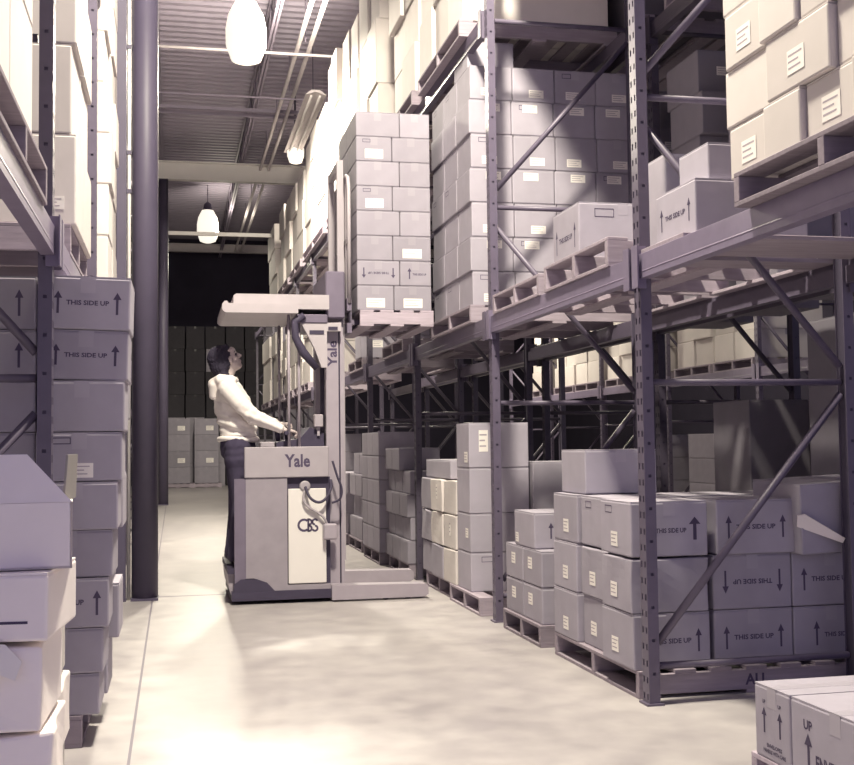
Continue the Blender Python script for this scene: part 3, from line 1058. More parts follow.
G14 = 'cartons behind the left upright'
for i in range(9):
    h = zz[i + 1] - zz[i]
    carton(-.56 - .24, 5.18, zz[i], .48, .40, h - .003, '%scarton left of the far-left upright, %s layer' % ('printed ' if i in (7, 8) else '', nth(i, 9)), G14,
           [('F', 'half_up')] if i in (7, 8) else [], [('F', .0, .09, .12, .06)] if i == 5 else [], .85)

# near pile at the lower left corner
G15 = 'cartons of the near left pile'
pallet(-.72, 3.2, 0, 1.0, 1.0, 'wooden pallet under the near left pile, below the picture', 'floor pallets, left', 1.0)
NL = [(.13, .20), (.33, .20), (.53, .22), (.75, .17), (.92, .17)]
nm = ['bottom', 'second', 'torn third', 'slashed fourth']
for i, (z, h) in enumerate(NL[:4]):
    xr = [-.32, -.30, -.315, -.285][i]
    carton(xr - .24, 3.2 + (0, 0, .0, 0)[i], z, .48, .40, h - .003, '%s carton of the near left pile, front column' % nm[i], G15,
           [('F', 'slash')] if i == 3 else [], [], 1.25, 'whitecard', rz=(0, .02, -.03, -.087)[i], crush=.008 if i in (1, 2) else 0, seed=40 + i)
for i in range(4):
    carton(-.34 - .21 + .015 * (i % 2), 3.66, NL[i][0], .42, .40, NL[i][1] - .003, 'pale carton of the near left pile, back column, %s layer' % nth(i, 4), G15, [], [], 1.2, 'whitecard', crush=.006 if i % 2 else 0, seed=50 + i)
# open-topped box on the pile: body, raised front flap leaning back, upright side flap
ob = MB(M['whitecard'], M['gap'])
W_, D_, H_, t_ = .50, .40, .165, .006
ob.bx(-W_ / 2, W_ / 2, -D_ / 2, -D_ / 2 + t_, 0, H_)
ob.bx(-W_ / 2, W_ / 2, D_ / 2 - t_, D_ / 2, 0, H_)
ob.bx(-W_ / 2, -W_ / 2 + t_, -D_ / 2, D_ / 2, 0, H_)
ob.bx(W_ / 2 - t_, W_ / 2, -D_ / 2, D_ / 2, 0, H_)
ob.bx(-W_ / 2, W_ / 2, -D_ / 2, D_ / 2, 0, t_)
o = put('open_carton', ob.data('open_carton'), None, (-.268 - W_ / 2, 3.22, .92), .085)
o.color = (1.22, 1.22, 1.22, 1)
tag(o, 'open-topped carton with raised flaps on top of the near left pile', 'carton', G15)
ff = MB(M['whitecard'])
ff.prism([(-.25, 0), (.25, 0), (.14, .125), (-.16, .125)], 'Y', -.003, .003)
fo = ff.build('front_flap', o)
fo.location = (0, -D_ / 2 + .004, H_)
fo.rotation_euler = (R(-14), 0, 0)
fo.color = (1.25, 1.25, 1.25, 1)
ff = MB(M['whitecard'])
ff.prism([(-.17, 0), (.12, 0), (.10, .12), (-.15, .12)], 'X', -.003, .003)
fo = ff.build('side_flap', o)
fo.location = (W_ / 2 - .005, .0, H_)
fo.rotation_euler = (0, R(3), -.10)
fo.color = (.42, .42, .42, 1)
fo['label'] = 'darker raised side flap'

# torn sheet hanging over the front of the third carton
torn = [o for o in C.objects if o.get('label', '').startswith('torn third')][0]
ff = MB(M['paper'])
pl = [(-.20, .02), (-.08, .03), (.06, .012), (.10, -.03), (.085, -.075), (.04, -.055), (.02, -.10), (-.05, -.085), (-.10, -.12), (-.21, -.10)]
ff.prism(pl, 'Y', -.002, .002)
fo = ff.build('torn_sheet', torn)
fo.location = (.10, -.222, .205)
fo.rotation_euler = (R(-9), 0, .03)
fo['label'] = 'torn white sheet'

# left rack, lower level loads
G16 = 'pale cartons raised on the left rack'
pallet(-1.02, 3.72, L1, 1.14, 1.20, 'raised pallet at the top left corner of the picture', 'raised pallets, left', .85, .14)
for lay in range(4):
    for k in range(2):
        carton(-.50 - .3, 4.0 - k * .58, L1 + .14 + lay * .5, .6, .57, .497, 'large pale carton at the top left corner, %s layer, %s' % (nth(lay, 4), ['far', 'near'][k]), G16, tone=.98, board='whitecard')
pallet(-1.03, 5.9, L1, 1.14, 1.0, 'raised pallet over the leaning stack', 'raised pallets, left', .9, .14)
for lay in range(5):
    for k in range(2):
        carton(-.44 - .27 - .02 * (lay % 2), 5.66 + k * .5, L1 + .14 + lay * .42, .54, .48, .417, 'pale carton raised over the leaning stack, %s layer, %s' % (nth(lay, 5), ['near', 'far'][k]), G16,
               [('F', 'icon')] if lay == 1 else [], [('F', .17, .1, .1, .06)] if lay == 0 and k == 0 else [], .93, 'whitecard')
for s, (y, xr) in enumerate([(7.97, -.41), (9.08, -.45)]):
    pallet(xr - .5, y, L1, 1.1, 1.0, 'raised pallet on the left rack, %s past the leaning stack' % ['first', 'second'][s], 'raised pallets, left', .9, .14)
    for lay in range(7):
        for k in range(2):
            carton(xr - .25 + random.uniform(-.03, .02), y - .24 + k * .49, L1 + .14 + lay * .33, .5, .47, .327, 'pale left rack carton, %s load past the leaning stack, %s layer, %s' % (['first', 'second'][s], nth(lay, 7), ['near', 'far'][k]), G16,
                   [('F', 'icon')] if lay % 3 == 0 and k == 0 else [], [('F', .1, .1, .1, .07)] if lay % 3 == 1 and k == 0 else [], .98, 'whitecard')
# left floor stacks past the leaning one
G17 = 'floor cartons past the leaning stack'
pallet(-.9, 6.64, 0, 1.0, 1.0, 'floor pallet past the leaning stack on the left', 'floor pallets, left', .8)
for lay in range(4):
    for k in range(2):
        carton(-.4 - .22, 6.4 + k * .49, PH + lay * .3, .44, .48, .297, 'floor carton past the leaning stack, %s layer, %s' % (nth(lay, 4), ['near', 'far'][k]), G17, tone=.98, board='whitecard')

# ------------------------------------------------------------------ near pile at the lower right corner
G18 = 'cartons of the near right pile'
pallet(2.55, 3.30, 0, 1.10, 1.02, 'pale wooden pallet under the pile at the lower right corner', 'floor pallets, right', 1.35, .12)
carton(2.0 + .27, 3.655, .12, .54, .24, .25, 'carton with two arrows on its end at the lower right corner', G18, [('L', 'two_arrows')], [], .98, seam='X')
carton(2.0 + .27, 3.265, .12, .54, .53, .25, 'large envelope carton printed UP at the lower right corner', G18, [('L', 'envelopes')], [], 1.0, seam='X')
carton(2.0 + .82, 3.655, .12, .54, .24, .25, 'plain carton behind the arrow carton at the lower right corner', G18, tone=1.0, seam='X')
carton(2.0 + .82, 3.265, .12, .54, .53, .25, 'plain carton behind the envelope carton at the lower right corner', G18, tone=1.0, seam='X')

# ------------------------------------------------------------------ end of the aisle
G19 = 'carton stacks at the end of the aisle'
for s, x in enumerate((.1, .95)):
    pallet(x, 36.0, 0, .9, .9, 'pallet at the end of the aisle, %s of two' % ['left', 'right'][s], 'pallets at the aisle end')
    for lay in range(4):
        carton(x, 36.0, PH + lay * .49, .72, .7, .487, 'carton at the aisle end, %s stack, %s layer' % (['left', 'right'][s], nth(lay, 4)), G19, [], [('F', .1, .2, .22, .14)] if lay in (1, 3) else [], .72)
# loads before the end wall; the gloom there is put into their tone
G20 = 'dim cartons before the end wall'
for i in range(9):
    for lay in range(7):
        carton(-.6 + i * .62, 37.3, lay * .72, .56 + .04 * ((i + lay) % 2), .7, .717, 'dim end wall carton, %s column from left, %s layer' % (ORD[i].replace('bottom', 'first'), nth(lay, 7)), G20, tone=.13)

# ------------------------------------------------------------------ the stand-up lift truck, turned to face the right rack
TX, TY = .90, 9.6
trk = thing('forklift_truck', 'stand-up reach lift truck turned across the aisle, mast raised beside the right rack', 'forklift', (TX, TY, 0))


def tp(mb, name, parent=None):
    o = mb.build(name, parent or trk)
    if parent is None:
        o.location = (-TX, -TY, 0)
    return o


YN, YF = 9.05, 10.12
# lower body with a rounded wheel cut-out at its rear
mb = MB(M['truck'])
mb.prism([(.70, .16), (.76, .101), (.858, .101), (.858, .97), (.70, .97)], 'Y', YN + .03, YF - .03)
for a_, b_ in ((YN, YN + .03), (YF - .03, YF)):            # side walls of the operator's well
    mb.prism([(.54, .20), (.60, .20), (.68, .17), (.76, .10), (.86, .10), (.86, .972), (.54, .972)], 'Y', a_, b_)
mb.prism([(.86, .10), (1.20, .10), (1.20, .14), (.86, .14)], 'Y', YN, YF)
body = tp(mb, 'lower_body')
tp(MB(M['truckd']).prism([(.452, .16), (.54, .20), (.54, .97), (.452, .97)], 'Y', YN + .004, YN + .03).prism([(.452, .16), (.54, .20), (.54, .97), (.452, .97)], 'Y', YF - .03, YF - .004), 'rear_panel')['label'] = 'dark rear panel'
tp(MB(M['dark']).bx(.86, 1.20, YN + .03, YF - .03, .14, .975), 'battery_bay')
mb = MB(M['truckl'], M['tape'], M['ink'])
mb.bx(.72, 1.185, YN + .03, YF - .03, .975, 1.213, 0)
for a_, b_ in ((YN - .012, YN + .031), (YF - .031, YF + .012)):
    mb.bx(.53, 1.187, a_, b_, .975, 1.215, 0, .006)
add_text(mb, 'Yale', lambda u, v: (.94 + u, YN - .0135, v), 0, 1.105, .095, 2, .2)
tp(mb, 'upper_band')
mb = MB(M['white'], M['tape'], M['ink'])
mb.bx(.868, 1.165, YN + .004, YN + .034, .148, .885, 0, .004)
fnl = lambda u, v: (1.030 + u, YN + .0028, .600 + v)
# the tightly set three-letter mark on the door
def ring(cx, cz, ro, ri, a0, a1, n=14):
    vs, fs = [], []
    for i in range(n + 1):
        a = R(a0 + (a1 - a0) * i / n)
        vs += [(cx + ro * math.cos(a), cz + ro * math.sin(a)), (cx + ri * math.cos(a), cz + ri * math.sin(a))]
    for i in range(n):
        fs.append((2 * i, 2 * i + 1, 2 * i + 3, 2 * i + 2))
    return vs, fs
for vs, fs in (ring(-.040, 0, .052, .034, 50, 310), ring(.0, .024, .028, .012, -90, 90), ring(.0, -.026, .028, .012, -90, 90),
               ring(.046, .024, .028, .012, 20, 270), ring(.046, -.026, .028, .012, -160, 90)):
    mb.flat(vs, fs, fnl, 2)
mb.flat([(-.014, -.054), (.002, -.054), (.002, .052), (-.014, .052)], [(0, 1, 2, 3)], fnl, 2)
for zc in (.044, -.001, -.046):
    mb.flat([(-.006, zc - .008), (.004, zc - .008), (.004, zc + .008), (-.006, zc + .008)], [(0, 1, 2, 3)], fnl, 2)
door = tp(mb, 'battery_door')
door['label'] = 'white battery door with dark three-letter mark'
mb = MB(M['truckl'])
mb.lathe([(.042, 0), (.042, .03), (.026, .03)], (0, 0, 0), 0, 18)
ring_o = mb.build('power_connector', trk)
ring_o.location = (1.0 - TX, YN + .028 - TY, .905)
ring_o.rotation_euler = (R(90), 0, 0)
tp(MB(M['dark']).tube([(1.0, YN - .015, .90), (1.03, YN - .05, .82), (1.09, YN - .06, .78), (1.15, YN - .05, .80), (1.20, YN - .02, .88), (1.205, YN + .02, .95)], .011, 0, 8, True, 6), 'power_cable')
tp(MB(M['dark']).tube([(1.215, YN - .02, 1.10), (1.25, YN - .03, .98), (1.285, YN - .03, .88), (1.27, YN - .03, .80), (1.21, YN - .01, .77)], .009, 0, 8, True, 6), 'hydraulic_hose')
tp(MB(M['truckl']).tube([(.995, YN - .015, .87), (.985, YN - .02, .80), (1.02, YN - .025, .745), (1.09, YN - .025, .70), (1.14, YN - .03, .66), (1.17, YN - .02, .60)], .010, 0, 8, True, 6), 'charger_lead')
tp(MB(M['mast']).bx(1.135, 1.245, YN - .07, YN + .003, .485, .61, 0, .012), 'connector_box')
# chassis, wheels, straddle legs
tp(MB(M['dark']).bx(.43, 1.285, YN - .01, YF + .01, .03, .10).prism([(.44, .10), (.76, .10), (.70, .165), (.62, .195), (.50, .195), (.45, .16)], 'Y', YN - .006, YF + .006), 'chassis_skirt')
for x, y in ((.62, 9.3), (.62, 9.85), (1.1, 9.3), (1.1, 9.85)):
    w = MB(M['dark'])
    w.tube([(x, y - .05, .06), (x, y + .05, .06)], .06, 0, 18)
    tp(w, 'wheel')
for y, x1 in ((8.995, 1.97), (10.01, 2.06)):
    lg = MB(M['mast'])
    lg.prism([(1.20, .016), (x1 - .03, .016), (x1, .035), (x1, .10), (x1 - .02, .118), (1.20, .13)], 'Y', y, y + .15)
    o = tp(lg, 'straddle_leg')
    for xw in (x1 - .16, x1 - .34):
        w = MB(M['dark']).tube([(xw, y + .04, .046), (xw, y + .11, .046)], .046, 0, 16)
        w.build('load_wheel', o)
# operator platform at the rear
tp(MB(M['dark']).bx(.40, .70, YN + .034, YF - .034, .235, .28), 'operator_platform')
tp(MB(M['mast']).prism([(.402, .235), (.452, .235), (.452, .12), (.437, .04), (.415, .12)], 'Y', YN + .08, YF - .06), 'platform_skirt')
# mast
for nm, y in (('near', 9.15), ('far', 9.86)):
    mb = MB(M['mast'], M['dark'], M['ink'])
    mb.bx(1.185, 1.285, y, y + .1, .10, 2.17)
    mb.bx(1.285, 1.298, y + .02, y + .08, .10, 2.17, 1)
    mb.bx(1.298, 1.325, y, y + .1, .10, 2.17)
    if nm == 'near':
        add_text(mb, 'Yale', lambda u, v: (1.236 + u, y - .0012, v), 0, 1.955, .072, 2, .21, turn=90)
    tp(mb, 'mast_rail')
mb = MB(M['truckl'])
for y in (9.26, 9.80):
    mb.bx(1.30, 1.352, y, y + .05, .3, 3.56)
mb.bx(1.303, 1.349, 9.28, 9.83, 3.49, 3.552)
mb.bx(1.303, 1.345, 9.28, 9.83, 1.2, 1.28)
tp(mb, 'inner_mast')
tp(MB(M['truckd']).bx(1.185, 1.34, 9.13, 9.98, 2.24, 2.62, 0, .01), 'mast_crosshead')
mb = MB(M['dark'])
for y in (9.42, 9.68):
    mb.tube([(1.26, y, .3), (1.26, y, 2.3)], .012, 0, 8)
tp(mb, 'lift_chain')
tp(MB(M['dark']).tube([(1.23, 9.55, .14), (1.23, 9.55, 2.24)], .045, 0, 14), 'lift_cylinder')
mb = MB(M['guard'], M['dark'])
mb.prism([(.98, 2.19), (1.30, 2.20), (1.30, 2.13), (1.185, 2.13), (1.185, 1.84), (1.14, 1.84), (1.09, 1.98), (1.02, 2.12)], 'Y', YN + .02, YN + .075)
mb.bx(1.045, 1.16, YN + .014, YN + .03, 2.105, 2.135, 1)
mb.bx(1.195, 1.27, YN + .014, YN + .03, 2.14, 2.165, 1)
tp(mb, 'guard_bracket')
tp(MB(M['dark']).tube([(1.0, YN + .0, 2.25), (.93, YN - .0, 2.20), (.93, YN + .0, 2.08), (.99, YN + .0, 1.96), (1.10, YN + .0, 1.83)], [.028, .03, .03, .036, .026], 0, 12), 'guard_arm')
tp(MB(M['truckd']).bx(.94, 1.19, YN + .01, YF - .1, 2.19, 2.262, 0, .008), 'guard_crossbar')
# overhead guard: a folded pale tray with rounded rear lip
mb = MB(M['guard'])
mb.prism([(.375, 2.27), (.36, 2.285), (.362, 2.33), (.38, 2.352), (.40, 2.352), (.41, 2.335), (.95, 2.335), (.95, 2.262), (.39, 2.262)], 'Y', 9.0, 10.05)
mb.prism([(.45, 2.335), (1.20, 2.335), (1.20, 2.415), (.47, 2.415), (.45, 2.40)], 'Y', 9.04, 10.02)
mb.prism([(.95, 2.30), (1.20, 2.30), (1.20, 2.336), (.95, 2.336)], 'Y', 9.04, 10.02)
tp(mb, 'overhead_guard')
for x, y in ((.885, 9.12), (.965, 9.12), (.885, 9.98), (.965, 9.98)):
    tp(MB(M['mast']).tube([(x, y, 1.20), (x, y, 2.27)], .011, 0, 8), 'guard_post')
# controls
tp(MB(M['dark']).prism([(.79, 1.21), (1.17, 1.21), (1.17, 1.32), (1.06, 1.37), (.98, 1.28), (.79, 1.25)], 'Y', 9.2, 9.95), 'control_console')
tp(MB(M['truckl']).bx(.66, .77, 9.12, 9.3, 1.212, 1.255, 0, .006), 'document_tray')
tp(MB(M['dark']).tube([(.89, 9.30, 1.22), (.875, 9.28, 1.31), (.865, 9.2, 1.325), (.865, 9.10, 1.325)], [.014, .014, .016, .016], 0, 10), 'control_lever')
st_ = MB(M['dark']).tube([(.84, 9.62, 1.26), (.83, 9.62, 1.37)], .02, 0, 10).lathe([(.02, 0), (.085, .004), (.09, .02), (.03, .03)], (.83, 9.62, 1.37), 0, 20)
tp(st_, 'steering_wheel')
tp(MB(M['truckl']).bx(1.09, 1.16, 9.15, 9.25, 1.37, 1.47, 0, .006).bx(1.115, 1.135, 9.18, 9.22, 1.30, 1.38), 'gauge_box')
# carriage, load backrest, forks
mb = MB(M['truckd'])
mb.bx(1.352, 1.39, 9.10, 10.0, 2.30, 2.40)
mb.bx(1.352, 1.39, 9.10, 10.0, 2.12, 2.20)
tp(mb, 'fork_carriage')
mb = MB(M['guard'])
top = 3.42
mb.tube([(1.372, 9.10, 2.36), (1.372, 9.10, top - .12), (1.372, 9.14, top - .03), (1.372, 9.22, top), (1.372, 9.88, top), (1.372, 9.96, top - .03), (1.372, 10.0, top - .12), (1.372, 10.0, 2.36)], .016, 0, 10)
for y in (9.25, 9.4, 9.55, 9.7, 9.85):
    mb.bx(1.364, 1.380, y - .016, y + .016, 2.38, top)
mb.bx(1.364, 1.382, 9.1, 10.0, 2.86, 2.90)
tp(mb, 'load_backrest')
for y in (9.32, 9.78):
    fk = MB(M['truckd'])
    fk.prism([(1.39, 2.42), (1.39, 2.205), (2.02, 2.205), (2.04, 2.215), (1.99, 2.235), (1.415, 2.245), (1.415, 2.42)], 'Y', y - .05, y + .05)
    tp(fk, 'fork')

# the pallet on the forks and its sixteen cartons in view
PZ = 2.168
pallet(1.745, 9.55, PZ, .60, 1.06, 'small wooden pallet lifted on the truck forks', 'lifted pallet', 1.2, .13)
G30 = 'cartons on the lifted pallet'
hh_ = .2015
for lay in range(8):
    split = .345 if lay in (1, 4, 6, 7) else .285
    split = [.30, .35, .295, .355, .295, .355, .295, .36][lay]
    z = PZ + .13 + lay * hh_
    for k in range(2):
        w = split if k == 0 else .61 - split
        xc = 1.425 + w / 2 if k == 0 else 1.425 + split + (.61 - split) / 2
        pp, pr_ = [], []
        if (lay, k) in ((0, 0), (0, 1), (2, 1), (4, 0), (6, 0)):
            pp = [('F', .0, .06, w * .5, .075)]
        if (lay, k) == (1, 0):
            pr_ = [('F', 'side_up_inv')]
        if (lay, k) == (1, 1):
            pr_ = [('F', 'side_up_left')]
        if (lay, k) in ((4, 0), (6, 0)):
            pr_ = [('F', 'icon')]
        lab = 'carton facing the camera on the lifted pallet, %s layer, %s column' % (nth(lay, 8), ['mast-side', 'rack-side'][k])
        carton(xc, 9.04 + .245, z, w - .004, .49, hh_ - .002, lab, G30, pr_, pp, .83)
    carton(1.425 + .305, 9.04 + .49 + .255, z, .606, .50, hh_ - .002, 'wide carton in the back row on the lifted pallet, %s layer' % nth(lay, 8), G30, tone=.83)

# ------------------------------------------------------------------ the operator
def blob_mesh(name, segs, balls, m, voxel=.008, smooth=4, boxes=(), factor=.5):
    """one continuous skin over tapered limbs: segs = [(p0, r0, p1, r1)], balls = [(centre, (rx, ry, rz), rotation)]"""
    bm = bmesh.new()
    def ball(c, r, rot=None):
        q = bmesh.ops.create_icosphere(bm, subdivisions=3, radius=1.0)
        mt = Matrix.Translation(Vector(c)) @ (rot.to_4x4() if rot is not None else Matrix.Identity(4)) @ Matrix.Diagonal((r[0], r[1], r[2], 1))
        bmesh.ops.transform(bm, matrix=mt, verts=q['verts'])
    for p0, r0, p1, r1 in segs:
        p0, p1 = Vector(p0), Vector(p1)
        L = (p1 - p0).length
        n = max(2, int(L / max(.006, min(r0, r1) * .5)))
        for i in range(n + 1):
            a = i / n
            rr_ = r0 + (r1 - r0) * a
            q = bmesh.ops.create_icosphere(bm, subdivisions=2, radius=rr_)
            bmesh.ops.translate(bm, vec=p0.lerp(p1, a), verts=q['verts'])
    for bl in balls:
        ball(*bl)
    me = bpy.data.meshes.new(name)
    bm.to_mesh(me)
    bm.free()
    ob = bpy.data.objects.new(name + '_build', me)
    C.objects.link(ob)
    md = ob.modifiers.new('r', 'REMESH')
    md.mode = 'VOXEL'
    md.voxel_size = voxel
    if smooth:
        ms = ob.modifiers.new('s', 'SMOOTH')
        ms.iterations = smooth
        ms.factor = factor
    dg = bpy.context.evaluated_depsgraph_get()
    out = bpy.data.meshes.new_from_object(ob.evaluated_get(dg))
    bpy.data.objects.remove(ob)
    bpy.data.meshes.remove(me)
    out.name = name
    out.materials.clear()
    out.materials.append(m)
    for p in out.polygons:
        p.use_smooth = True
    return out


# joints, facing +X, feet at z = 0; the right arm is the one nearer the camera (-Y)
HIP = .90
hr, hl = (.02, -.095, HIP), (.02, .095, HIP)
kr, kl = (.035, -.10, .48), (.02, .11, .48)
ar, al = (-.005, -.10, .09), (-.02, .12, .09)
pel, waist, chest, neck0 = (.02, 0, .95), (.02, 0, 1.10), (-.03, 0, 1.30), (-.075, 0, 1.455)
sr, sl = (-.06, -.185, 1.385), (-.06, .185, 1.385)
er, el = (.125, -.235, 1.165), (.13, .20, 1.18)
wr, wl = (.37, -.215, 1.055), (.345, .06, 1.11)
HC = Vector((-.055, 0, 1.625))
TILT = Matrix.Rotation(R(-32), 3, 'Y')


def hd(x, y, z):
    return HC + TILT @ Vector((x, y, z))


segs = [(pel, .125, waist, .115), (waist, .115, chest, .13), (chest, .13, (-.06, 0, 1.40), .10), ((-.06, 0, 1.40), .07, neck0, .056), (neck0, .056, hd(-.012, 0, -.06), .054),
        (hr, .085, kr, .058), (kr, .056, ar, .04), (hl, .085, kl, .058), (kl, .056, al, .04),
        ((-.05, -.1, 1.37), .075, sr, .062), ((-.05, .1, 1.37), .075, sl, .062),
        (sr, .052, er, .042), (er, .042, wr, .028), (sl, .052, el, .042), (el, .042, wl, .028),
        (ar, .036, (.10, -.10, .04), .03), (al, .036, (.09, .12, .04), .03)]
balls = [(hd(-.012, 0, .03), (.098, .078, .095), TILT), (hd(.015, 0, -.035), (.072, .062, .075), TILT), (hd(.045, 0, -.085), (.036, .036, .026), TILT),
         (hd(.066, 0, .045), (.032, .056, .040), TILT), (hd(.075, 0, .022), (.02, .05, .010), TILT), (hd(.068, 0, -.058), (.024, .030, .018), TILT),
         (hd(.010, -.072, -.012), (.022, .012, .032), TILT), (hd(.010, .072, -.012), (.022, .012, .032), TILT),
         (hd(.055, -.036, -.022), (.025, .022, .022), TILT), (hd(.055, .036, -.022), (.025, .022, .022), TILT)]
segs += [(hd(.084, 0, .018), .010, hd(.108, 0, -.022), .013), (hd(.090, 0, -.026), .010, hd(.096, -.012, -.026), .008), (hd(.09, 0, -.026), .010, hd(.096, .012, -.026), .008),
         (hd(.083, -.018, -.050), .0065, hd(.083, .018, -.050), .0065), (hd(.080, -.016, -.062), .0075, hd(.080, .016, -.062), .0075)]


def hand(w, d, up, side):
    """palm from wrist w along d; fingers curl down over a grip; side = which way the thumb leaves"""
    w, d, up = Vector(w), Vector(d).normalized(), Vector(up).normalized()
    acr = d.cross(up).normalized() * side
    s = []
    pe = w + d * .085
    for k in (-1, -.33, .33, 1):
        s.append((w + d * .01 + acr * k * .016, .016, pe + acr * k * .028, .0125))
    for k, L in zip((-1, -.33, .33, 1), (.068, .078, .072, .055)):
        b0 = pe + acr * k * .028
        b1 = b0 + d * L * .42 - up * L * .14
        b2 = b1 + d * L * .08 - up * L * .40
        b3 = b2 - d * L * .26 - up * L * .10
        s += [(b0, .0095, b1, .009), (b1, .009, b2, .0085), (b2, .0085, b3, .0075)]
    t0 = w + d * .03 - acr * .024
    t1 = t0 - acr * .026 + d * .03 - up * .012
    t2 = t1 + d * .026 - up * .022 + acr * .006
    s += [(t0, .015, t1, .0115), (t1, .011, t2, .009)]
    return s


segs += hand(wr, (.93, .08, -.15), (.15, 0, 1), 1)
segs += hand(wl, (.95, .05, -.02), (.05, 0, 1), -1)
PX, PY, PZ_ = .475, 9.42, .295
person = put('person', blob_mesh('person', segs, balls, M['skin'], .0055, 3), None, (PX, PY, PZ_))
tag(person, 'person in a light hooded sweatshirt standing on the truck platform, looking up', 'person')

# trousers
tr = [((.02, 0, .98), .142, (.025, 0, .92), .150), ((.02, -.085, .93), .115, (.02, -.095, .82), .108), ((.02, .085, .93), .115, (.02, .095, .82), .108),
      ((.02, -.095, .84), .100, kr, .064), (kr, .064, (.0, -.10, .12), .062), ((.02, .095, .84), .100, kl, .064), (kl, .064, (-.015, .115, .12), .062),
      ((0, -.10, .12), .062, (.0, -.10, .075), .07), ((-.015, .115, .12), .062, (-.015, .115, .075), .07)]
o = put('trousers', blob_mesh('trousers', tr, [], M['vest'], .010, 5), person)
o['label'] = 'dark trousers'
for p, q in (((-.03, -.10, .05), 1), ((-.045, .12, .05), -1)):
    sg = [(p, .040, (p[0] + .06, p[1], .045), .040), ((p[0] + .06, p[1], .042), .036, (p[0] + .17, p[1], .032), .026)]
    s_ = put('shoe', blob_mesh('shoe', sg, [], M['shoe'], .007, 3), person)
    for v in s_.data.vertices:
        v.co.z = max(v.co.z, -.012)
# sweatshirt: loose body, sleeves, ribbed hem and cuffs, hood bunched round the neck
hs_ = [((.03, 0, 1.015), .148, (.03, 0, 1.09), .160), ((.03, 0, 1.09), .160, (-.015, 0, 1.25), .158), ((-.015, 0, 1.25), .155, (-.05, 0, 1.36), .128),
       ((-.05, -.08, 1.355), .105, sr, .083), ((-.05, .08, 1.355), .105, sl, .083), ((-.055, 0, 1.40), .085, (-.07, 0, 1.44), .072),
       (sr, .083, (.03, -.225, 1.27), .074), ((.03, -.225, 1.27), .074, er, .066), (er, .066, (.25, -.228, 1.11), .052), ((.25, -.228, 1.11), .052, (.345, -.217, 1.066), .039),
       (sl, .083, el, .066), (el, .066, (.32, .08, 1.115), .041),
       ((.01, -.1, 1.12), .09, (.06, -.08, 1.10), .085)]
hoodie = put('hooded_sweatshirt', blob_mesh('hooded_sweatshirt', hs_, [((.03, 0, 1.02), (.150, .165, .045), Matrix.Identity(3))], M['hoodie'], .009, 4), person)
hoodie['label'] = 'light hooded sweatshirt'
# soft creases at the waist and elbow
for v in hoodie.data.vertices:
    c = v.co
    a = max(0, 1 - abs(c.z - 1.12) / .12)
    k = .008 * a * math.sin(c.z * 95 + c.x * 40) + .006 * math.sin(c.z * 70 - c.x * 55) * max(0, 1 - (Vector(er) - c).length / .14)
    v.co = c + Vector(v.normal) * k
hem = MB(M['hoodie'])
hm = []
for i in range(25):
    a = 2 * math.pi * i / 24
    hm.append((.028 + .150 * math.cos(a), .158 * math.sin(a), .985 + .006 * math.sin(a * 2)))
hem.tube(hm, .022, 0, 10)
hem.build('hem_band', hoodie)
for (p, q) in ((wr, er), (wl, el)):
    p, q = Vector(p), Vector(q)
    d_ = (q - p).normalized()
    MB(M['hoodie']).tube([p + d_ * .005, p + d_ * .05], [.036, .039], 0, 14).build('cuff', hoodie)
hd_ = [((-.005, 0, 1.455), .042, (-.03, -.085, 1.455), .044), ((-.005, 0, 1.455), .042, (-.03, .085, 1.455), .044), ((-.03, -.085, 1.455), .046, (-.115, -.09, 1.46), .05),
       ((-.03, .085, 1.455), .046, (-.115, .09, 1.46), .05), ((-.115, -.09, 1.46), .048, (-.16, 0, 1.43), .056), ((-.115, .09, 1.46), .048, (-.16, 0, 1.43), .056),
       ((-.16, -.05, 1.42), .05, (-.165, -.03, 1.34), .04), ((-.16, .05, 1.42), .05, (-.165, .03, 1.34), .04)]
put('hood', blob_mesh('hood', hd_, [], M['hoodie'], .008, 4), hoodie)
# dark vest side seen under the near arm
# hair: full, over the ears and down to the collar
hb = [(hd(-.040, 0, .045), (.108, .098, .105), TILT), (hd(-.075, 0, -.01), (.085, .092, .10), TILT), (hd(-.095, 0, -.075), (.065, .078, .075), TILT),
      (hd(-.022, -.070, .005), (.036, .022, .060), TILT), (hd(-.022, .070, .005), (.036, .022, .060), TILT), (hd(.030, 0, .092), (.050, .070, .030), TILT)]
hair = put('hair', blob_mesh('hair', [], hb, M['hair'], .007, 2), person)
for v in hair.data.vertices:
    c = v.co
    v.co = c + Vector(v.normal) * .003 * (math.sin(c.x * 190 + c.z * 90 + c.y * 60) * math.sin(c.z * 230 - c.y * 170) + .6 * math.sin(c.y * 260 - c.x * 150))
for s in (-1, 1):
    e_ = MB(M['eye'])
    bmesh.ops.create_icosphere(e_.bm, subdivisions=2, radius=.0105)
    eo = e_.build('eye', person)
    eo.location = hd(.080, s * .030, .006)
    bw = MB(M['hair']).tube([hd(.088, s * .014, .030), hd(.086, s * .034, .034), hd(.074, s * .05, .026)], [.004, .005, .003], 0, 8)
    bw.build('eyebrow', person)

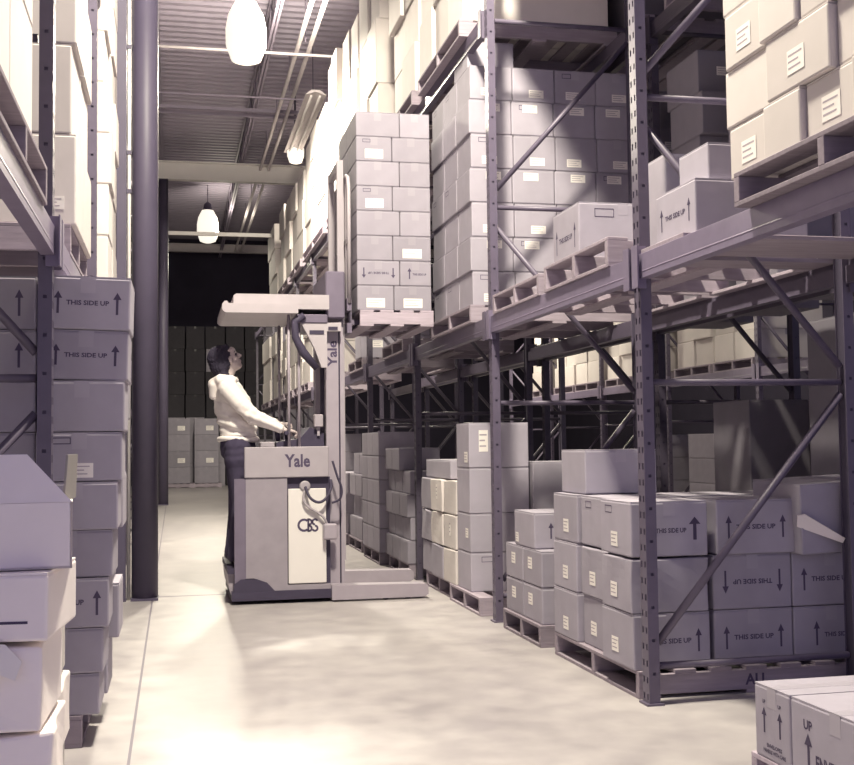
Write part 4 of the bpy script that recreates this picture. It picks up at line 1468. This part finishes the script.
# ------------------------------------------------------------------ only 300 cartons stay objects of their own; the smallest-showing rest are one mass
from mathutils.bvhtree import BVHTree
bpy.context.view_layer.update()
V_, P_, own = [], [], []
for o in C.objects:
    if o.type != 'MESH' or len(o.data.polygons) > 9000:
        continue
    top_ = o
    while top_.parent:
        top_ = top_.parent
    n0 = len(V_)
    mw = o.matrix_world
    V_ += [mw @ v.co for v in o.data.vertices]
    for p in o.data.polygons:
        P_.append([n0 + i for i in p.vertices])
        own.append(top_.name)
tree = BVHTree.FromPolygons(V_, P_)
seen = {}
o_ = cam.matrix_world.translation
for j in range(0, 765, 3):
    for i in range(0, 854, 3):
        d_ = (f_ * 1150 + rr * (i - 426.5) - uu * (j - 382)).normalized()
        loc, nor, fi, dist = tree.ray_cast(o_, d_)
        if fi is not None:
            seen[own[fi]] = seen.get(own[fi], 0) + 1
del V_, P_, own, tree
cartons = [o for o in C.objects if o.parent is None and o.get('category') == 'carton']
cartons.sort(key=lambda o: -seen.get(o.name, 0))
keep, rest = cartons[:300], cartons[300:]
mass = bmesh.new()
mats_ = [M['card'], M['tape'], M['ink'], M['gap'], M['whitecard'], M['paper'], M['paperink']]
index = {m.name: i for i, m in enumerate(mats_)}
for o in rest:
    for q in [o] + list(o.children):
        tmp = bmesh.new()
        tmp.from_mesh(q.data)
        bmesh.ops.transform(tmp, matrix=q.matrix_world, verts=tmp.verts)
        mp_ = [index[m.name] for m in q.data.materials]
        for f in tmp.faces:
            f.material_index = mp_[f.material_index]
        tm = bpy.data.meshes.new('tmp')
        tmp.to_mesh(tm)
        tmp.free()
        mass.from_mesh(tm)
        bpy.data.meshes.remove(tm)
for o in rest:
    for q in list(o.children):
        bpy.data.objects.remove(q)
    bpy.data.objects.remove(o)
me = bpy.data.meshes.new('distant_cartons')
mass.to_mesh(me)
mass.free()
for m in mats_:
    me.materials.append(m)
o = put('distant_cartons', me)
o.color = (.78, .78, .78, 1)
tag(o, 'dim far and half-hidden cartons filling the racks behind the others', 'cartons', None, 'stuff')
